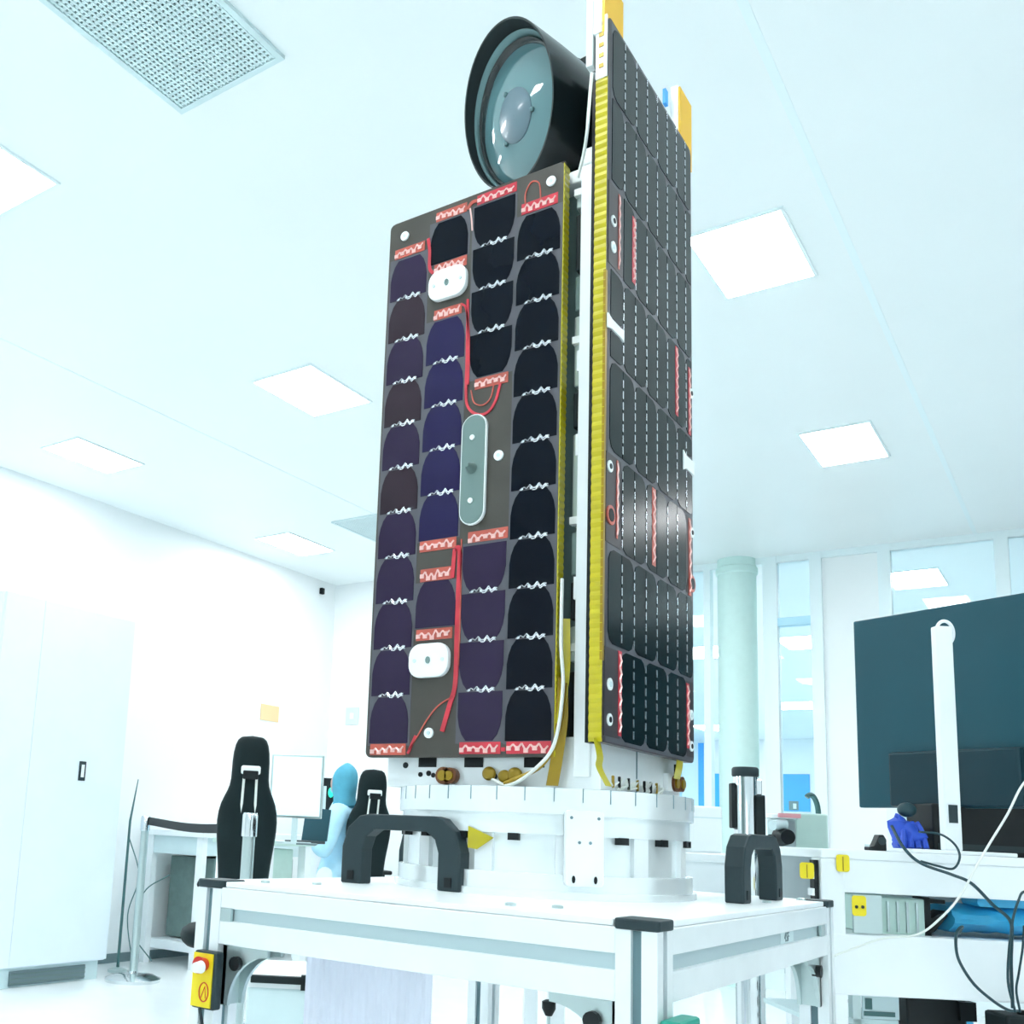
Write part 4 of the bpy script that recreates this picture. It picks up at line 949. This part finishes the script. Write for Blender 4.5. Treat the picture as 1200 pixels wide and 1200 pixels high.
# belt barrier posts
POST3X, POST3Y = -3.42, 3.71
def post(x, y, lab, h=.985):
    t = thing('barrier_post', lab, 'barrier post', (x, y, 0), 0, 'belt barrier posts')
    T_ = Matrix.Translation((x, y, 0))
    MB().lathe([(.165, 0), (.165, .018), (.13, .034), (.03, .050), (.028, .06)], T_, 40).build('base', M_chrome, t, smooth=True)
    MB().lathe([(.024, .05), (.024, h - .09)], T_, 24).build('pole', M_steel, t, smooth=True)
    MB().lathe([(.030, h - .09), (.030, h - .01), (.026, h)], T_, 24).build('belt_head', M_chrome, t, smooth=True); return t
post(-4.86, 4.33, 'chrome barrier post with round base beside the tall white cabinet')
post(-2.70, 2.93, 'chrome barrier post in front of the nearer black chair', 1.01)
m = MB(); P0 = Vector((-4.83, 4.33, .955)); ex = Vector((POST3X - .03, POST3Y + .01, .945)); pts = bez([P0, (P0 + ex) / 2 - Vector((0, 0, .02)), ex], 8)
tag(m.loop([[p + Vector((0, 0, .024)), p - Vector((0, 0, .024)), p - Vector((.003, -.003, .024)), p + Vector((-.003, .003, .024))] for p in pts]).build('barrier_belt', M_black), 'black retractable belt stretched from the chrome post to behind the chair', 'belt')
post(POST3X, POST3Y, 'chrome barrier post hidden behind the nearer black chair')

# gaming-style chairs
def chair(x, y, rz, lab, s=1.):
    t = thing('office_chair', lab, 'chair', (x, y, 0), rz, 'high-backed black chairs')
    rings = []
    for z, w, yc, d in ((.50, .165, .20, .045), (.58, .185, .215, .055), (.70, .180, .225, .05), (.80, .190, .235, .045), (.90, .215, .25, .045), (.98, .225, .26, .045), (1.05, .205, .27, .045), (1.10, .155, .28, .045), (1.14, .135, .285, .045), (1.22, .140, .295, .05), (1.29, .125, .30, .045), (1.325, .09, .305, .03)):
        rings.append(ell(0, yc, z, w * s, d, 20, 3.0))
    m = MB(); m.loop(rings); L(m, 'backrest', M_fab, t, smooth=True, subsurf=1)
    for sx in (-1, 1): L(MB().tube([(sx * .055 * s, .205 + .06, .90 - .12), (sx * .05 * s, .30, 1.0), (sx * .045 * s, .338, 1.16)], .006, 6), 'piping', M_cable, t)
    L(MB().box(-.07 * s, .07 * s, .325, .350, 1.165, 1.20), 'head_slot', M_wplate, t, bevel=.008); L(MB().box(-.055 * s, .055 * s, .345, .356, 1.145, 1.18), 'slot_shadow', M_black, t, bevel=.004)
    m = MB(); m.loop([ell(0, -.02, z, a, b, 20, 3.2) for z, a, b in ((.44, .20, .20), (.47, .245, .235), (.52, .25, .24), (.545, .20, .19))]); L(m, 'seat', M_fab, t, smooth=True, subsurf=1)
    for sx in (-1, 1):
        L(MB().tube([(sx * .24 * s, .10, .50), (sx * .27 * s, .10, .52), (sx * .27 * s, .08, .70)], .014, 8), 'arm_post', M_black, t); L(MB().box(sx * .27 * s - .035, sx * .27 * s + .035, -.06, .16, .70, .725), 'armrest', M_black, t, bevel=.01)
    L(MB().cyl((0, 0, .10), (0, 0, .45), .028), 'gas_column', M_dgrey, t)
    for k in range(5):
        a = 2 * PI * k / 5; c, s_ = math.cos(a), math.sin(a)
        lg = L(MB().tube([(0, 0, .11), (.15 * c, .15 * s_, .095), (.30 * c, .30 * s_, .075)], [.03, .024, .016], 8), 'base_leg', M_black, t)
        L(MB().cyl((.30 * c - .02 * s_, .30 * s_ + .02 * c, .03), (.30 * c + .02 * s_, .30 * s_ - .02 * c, .03), .03, n=14), 'caster', M_black, lg)
    return t
chair(-3.056, 3.29, R(-136), 'black high-backed chair in front of the white screen, nearer the camera', .56)

# rear workstation
t = thing('work_table', 'white work table with yellow edge in front of the hooded person', 'desk', (-3.95, 4.35, 0))
MB().box(-4.0, -3.60, 4.05, 4.45, .86, .885).build('table_top', M_beige, t, bevel=.004)
for x in (-3.98, -3.66):
    for y in (4.07, 4.38): MB().box(x, x + .05, y, y + .05, 0, .86).build('leg', M_white, t)
MB().box(-3.92, -3.68, 4.10, 4.36, .40, .84).build('drawer_unit', M_beige, t, bevel=.004)
MB().box(-3.9, -3.61, 4.052, 4.09, .885, .892).build('yellow_strip', M_tape, t)
DIRR = R(90 - YAW)
def cp(px, py, D):       # room point that lies D metres ahead of the camera frame, given in offsets measured from the photo
    v = _fw + _r * ((px - 435.05) / 1189.1) - _u * ((py - 771.77) / 1189.1)
    v = v * D; return Vector((v.x, v.y, v.z + EYE))
def bgp(px, D): v = cp(px, 980, D); return v.x, v.y
x, y = bgp(344, 4.72)
t = thing('white_monitor', 'white screen in a thin dark frame on a stand behind the nearer chair', 'monitor', (x, y, .885), DIRR - R(8))
L(MB().box(-.125, .125, 0, .02, .12, .415), 'frame', M_steel, t, bevel=.003); L(MB().box(-.116, .116, -.003, 0, .13, .405), 'screen', M_scr, t)
L(MB().box(-.012, .012, .0, .02, .0, .12), 'stand_neck', M_offw, t); L(MB().box(-.07, .07, -.05, .07, 0, .01), 'stand_foot', M_offw, t)
x, y = bgp(354, 4.60)
t = thing('black_mouse_pad', 'small dark pad at the foot of the white screen', 'pad', (x, y, .886), DIRR); L(MB().box(-.02, .07, -.08, .04, 0, .008), 'pad', M_base, t, bevel=.002)
x, y = bgp(358, 4.96)
t = thing('laptop', 'open dark grey laptop seen at an angle beside the white screen', 'laptop', (x, y, .886), DIRR - R(25))
L(MB().box(-.06, .07, -.10, .08, 0, .014), 'keyboard_base', M_dgrey, t, bevel=.003)
L(MB().prism([(-.065, .0), (.075, .0), (.075, .155), (-.065, .165)], lambda u, v, q: (u - .03 * v, .08 + q + .25 * v, .014 + v), 0, .008), 'lid', M_mon, t)
x, y = bgp(383, 6.75)
t = thing('black_monitor', 'black upright screen with a glowing green mark left of the hooded person', 'monitor', (x, y, 0), DIRR + R(10))
L(MB().box(-.055, .075, 0, .04, .98, 1.295), 'housing', M_matte, t, bevel=.006); L(MB().box(-.04, -.02, -.004, 0, 1.06, 1.24), 'light_strip', M_offw, t)
L(MB().prism([(.0 + .020 * math.cos(R(a)), 1.20 + .035 * math.sin(R(a))) for a in range(0, 360, 30)], lambda u, v, q: (u + .012, q, v), -.004, 0), 'green_mark', M_green, t)
L(MB().box(-.03, .05, .0, .04, .90, .98), 'neck', M_matte, t); L(MB().box(-.12, .12, -.06, .12, .0, .90), 'pedestal', M_white, t)

# ---- seated person, back three-quarters to the camera, facing left
per = thing('person', 'seated person in pale blue gown and teal hood leaning over the rear table', 'person', (cp(400, 1020, 6.2).x, cp(400, 1020, 6.2).y, .0))
hd = cp(404, 916, 6.2); nk = cp(408, 938, 6.22); ch = cp(402, 964, 6.22); pv = cp(404, 1022, 6.25)
shl = cp(397, 950, 6.05); shr = cp(413, 950, 6.40); ell_ = cp(378, 1000, 5.95); elr = cp(392, 1000, 6.5); hal = cp(368, 981, 6.1); har = cp(370, 978, 6.35)
knl = cp(378, 1026, 6.0); knr = cp(380, 1024, 6.4); anl = knl + Vector((0, 0, -.42)); anr = knr + Vector((0, 0, -.42)); tol = anl + (cp(365, 1020, 6.0) - cp(385, 1020, 6.0)).normalized() * .16 - Vector((0, 0, .05)); tor = anr + (tol - anl)
J = [(*pv, .085), (*((pv + ch) / 2), .08), (*ch, .085), (*nk, .045), (*(hd - Vector((0, 0, .03))), .055), (*(hd + Vector((0, 0, .05))), .06),
     (*shl, .045), (*ell_, .034), (*hal, .022), (*shr, .045), (*elr, .034), (*har, .022), (*knl, .055), (*anl, .035), (*tol, .03), (*knr, .055), (*anr, .035), (*tor, .03)]
Eg = [(0, 1), (1, 2), (2, 3), (3, 4), (4, 5), (2, 6), (6, 7), (7, 8), (2, 9), (9, 10), (10, 11), (0, 12), (12, 13), (13, 14), (0, 15), (15, 16), (16, 17)]
skin('body', J, Eg, M_glove, per)
Gj = [(*(pv - Vector((0, 0, .03))), .125), (*((pv + ch) / 2), .118), (*(ch + Vector((0, 0, .02))), .115), (*(nk - Vector((0, 0, .02))), .060), (*shl, .062), (*ell_, .058), (*((ell_ * .25 + hal * .75)), .046), (*shr, .062), (*elr, .055), (*((elr * .25 + har * .75)), .042),
      (*((pv + knl) / 2 - Vector((0, 0, .02))), .10), (*(knl - Vector((0, 0, .02))), .09), (*((pv + knr) / 2 - Vector((0, 0, .02))), .10), (*(knr - Vector((0, 0, .02))), .09)]
skin('gown', Gj, [(0, 1), (1, 2), (2, 3), (2, 4), (4, 5), (5, 6), (2, 7), (7, 8), (8, 9), (0, 10), (10, 11), (0, 12), (12, 13)], M_gown, per, label='pale blue cleanroom gown')
fdir = (cp(380, 920, 6.2) - cp(404, 920, 6.2)).normalized(); fdir = (fdir + Vector((_fw.x, _fw.y, 0)).normalized() * 1.1).normalized()
fa = math.atan2(fdir.y, fdir.x)
m = MB(); m.loop([ell(hd.x + fdir.x * o_, hd.y + fdir.y * o_, hd.z + z, a, b, 20, 2.1, fa) for z, a, b, o_ in ((-.165, .080, .10, -.02), (-.12, .060, .068, -.01), (-.07, .076, .068, 0), (-.02, .088, .072, 0), (.035, .086, .072, -.005), (.075, .066, .058, -.012), (.098, .036, .032, -.018), (.115, .010, .010, -.02))])
m.build('hood', M_hood, per, smooth=True, subsurf=1, label='teal hood')
m = MB(); m.ball(hd + fdir * .045 - Vector((0, 0, .012)), .06, .95, .95, 1.15, 20); face = m.build('face', M_skin, per, smooth=True)
side = Vector((0, 0, 1)).cross(fdir)
for s in (-1, 1): MB().ball(hd + fdir * .100 + side * .022 * s + Vector((0, 0, .005)), .008, seg=10).build('eye', M_black, face, smooth=True)
MB().ball(hd + fdir * .108 - Vector((0, 0, .015)), .010, 1, 1, 1.5, 10).build('nose', M_skin, face, smooth=True)
MB().ball(hd + fdir * .080 - Vector((0, 0, .045)), .034, 1, 1, .8, 14).build('face_mask', M_gown, face, smooth=True)
for nm_, h_, e_, sd in (('hand', hal, ell_, 1), ('hand', har, elr, -1)):
    d = (h_ - e_).normalized(); sdv = Vector((0, 0, 1)).cross(d).normalized() * sd; up_ = d.cross(sdv).normalized()
    J2 = [(*h_, .022), (*(h_ + d * .05), .024)]; E2 = [(0, 1)]
    for q in range(4):
        b0 = h_ + d * .075 + sdv * (-.027 + .018 * q); ln = (.026, .031, .029, .022)[q]
        i0 = len(J2); J2 += [(*b0, .0095), (*(b0 + d * ln - Vector((0, 0, .008))), .0085), (*(b0 + d * ln * 1.6 - Vector((0, 0, .026))), .0075)]; E2 += [(1, i0), (i0, i0 + 1), (i0 + 1, i0 + 2)]
    i0 = len(J2); J2 += [(*(h_ + d * .03 - sdv * .035), .010), (*(h_ + d * .06 - sdv * .050 - Vector((0, 0, .01))), .0085)]; E2 += [(0, i0), (i0, i0 + 1)]
    skin('hand', J2, E2, M_glove, per, sub=1)
cx3 = pv + fdir * .0 + Vector((.035, .026, 0))
chair(cx3.x, cx3.y, math.atan2(fdir.y, fdir.x) + PI / 2 - R(22), 'black high-backed chair in which the hooded person sits, next to the left solar panel', .64)
# black bar and white crate seen under the left half of the cart
x, y = bgp(338, 2.9)
t = thing('floor_trolley', 'pale trolley with a black front bar seen under the left end of the cart', 'trolley', (x, y, 0), DIRR)
L(MB().box(-.09, .09, 0, .4, .06, .52), 'crate', M_offw, t, bevel=.006); L(MB().box(-.08, .075, -.02, .0, .535, .555), 'black_bar', M_matte, t, bevel=.002); L(MB().box(.06, .075, -.02, .0, .52, .56), 'bar_end', M_matte, t)
L(MB().box(-.09, .09, 0, .4, .52, .545), 'lid', M_white, t)
for sx in (-.07, .07):
    for sy in (.04, .36): L(MB().cyl((sx - .01, sy, .03), (sx + .01, sy, .03), .03, n=16), 'wheel', M_black, t)
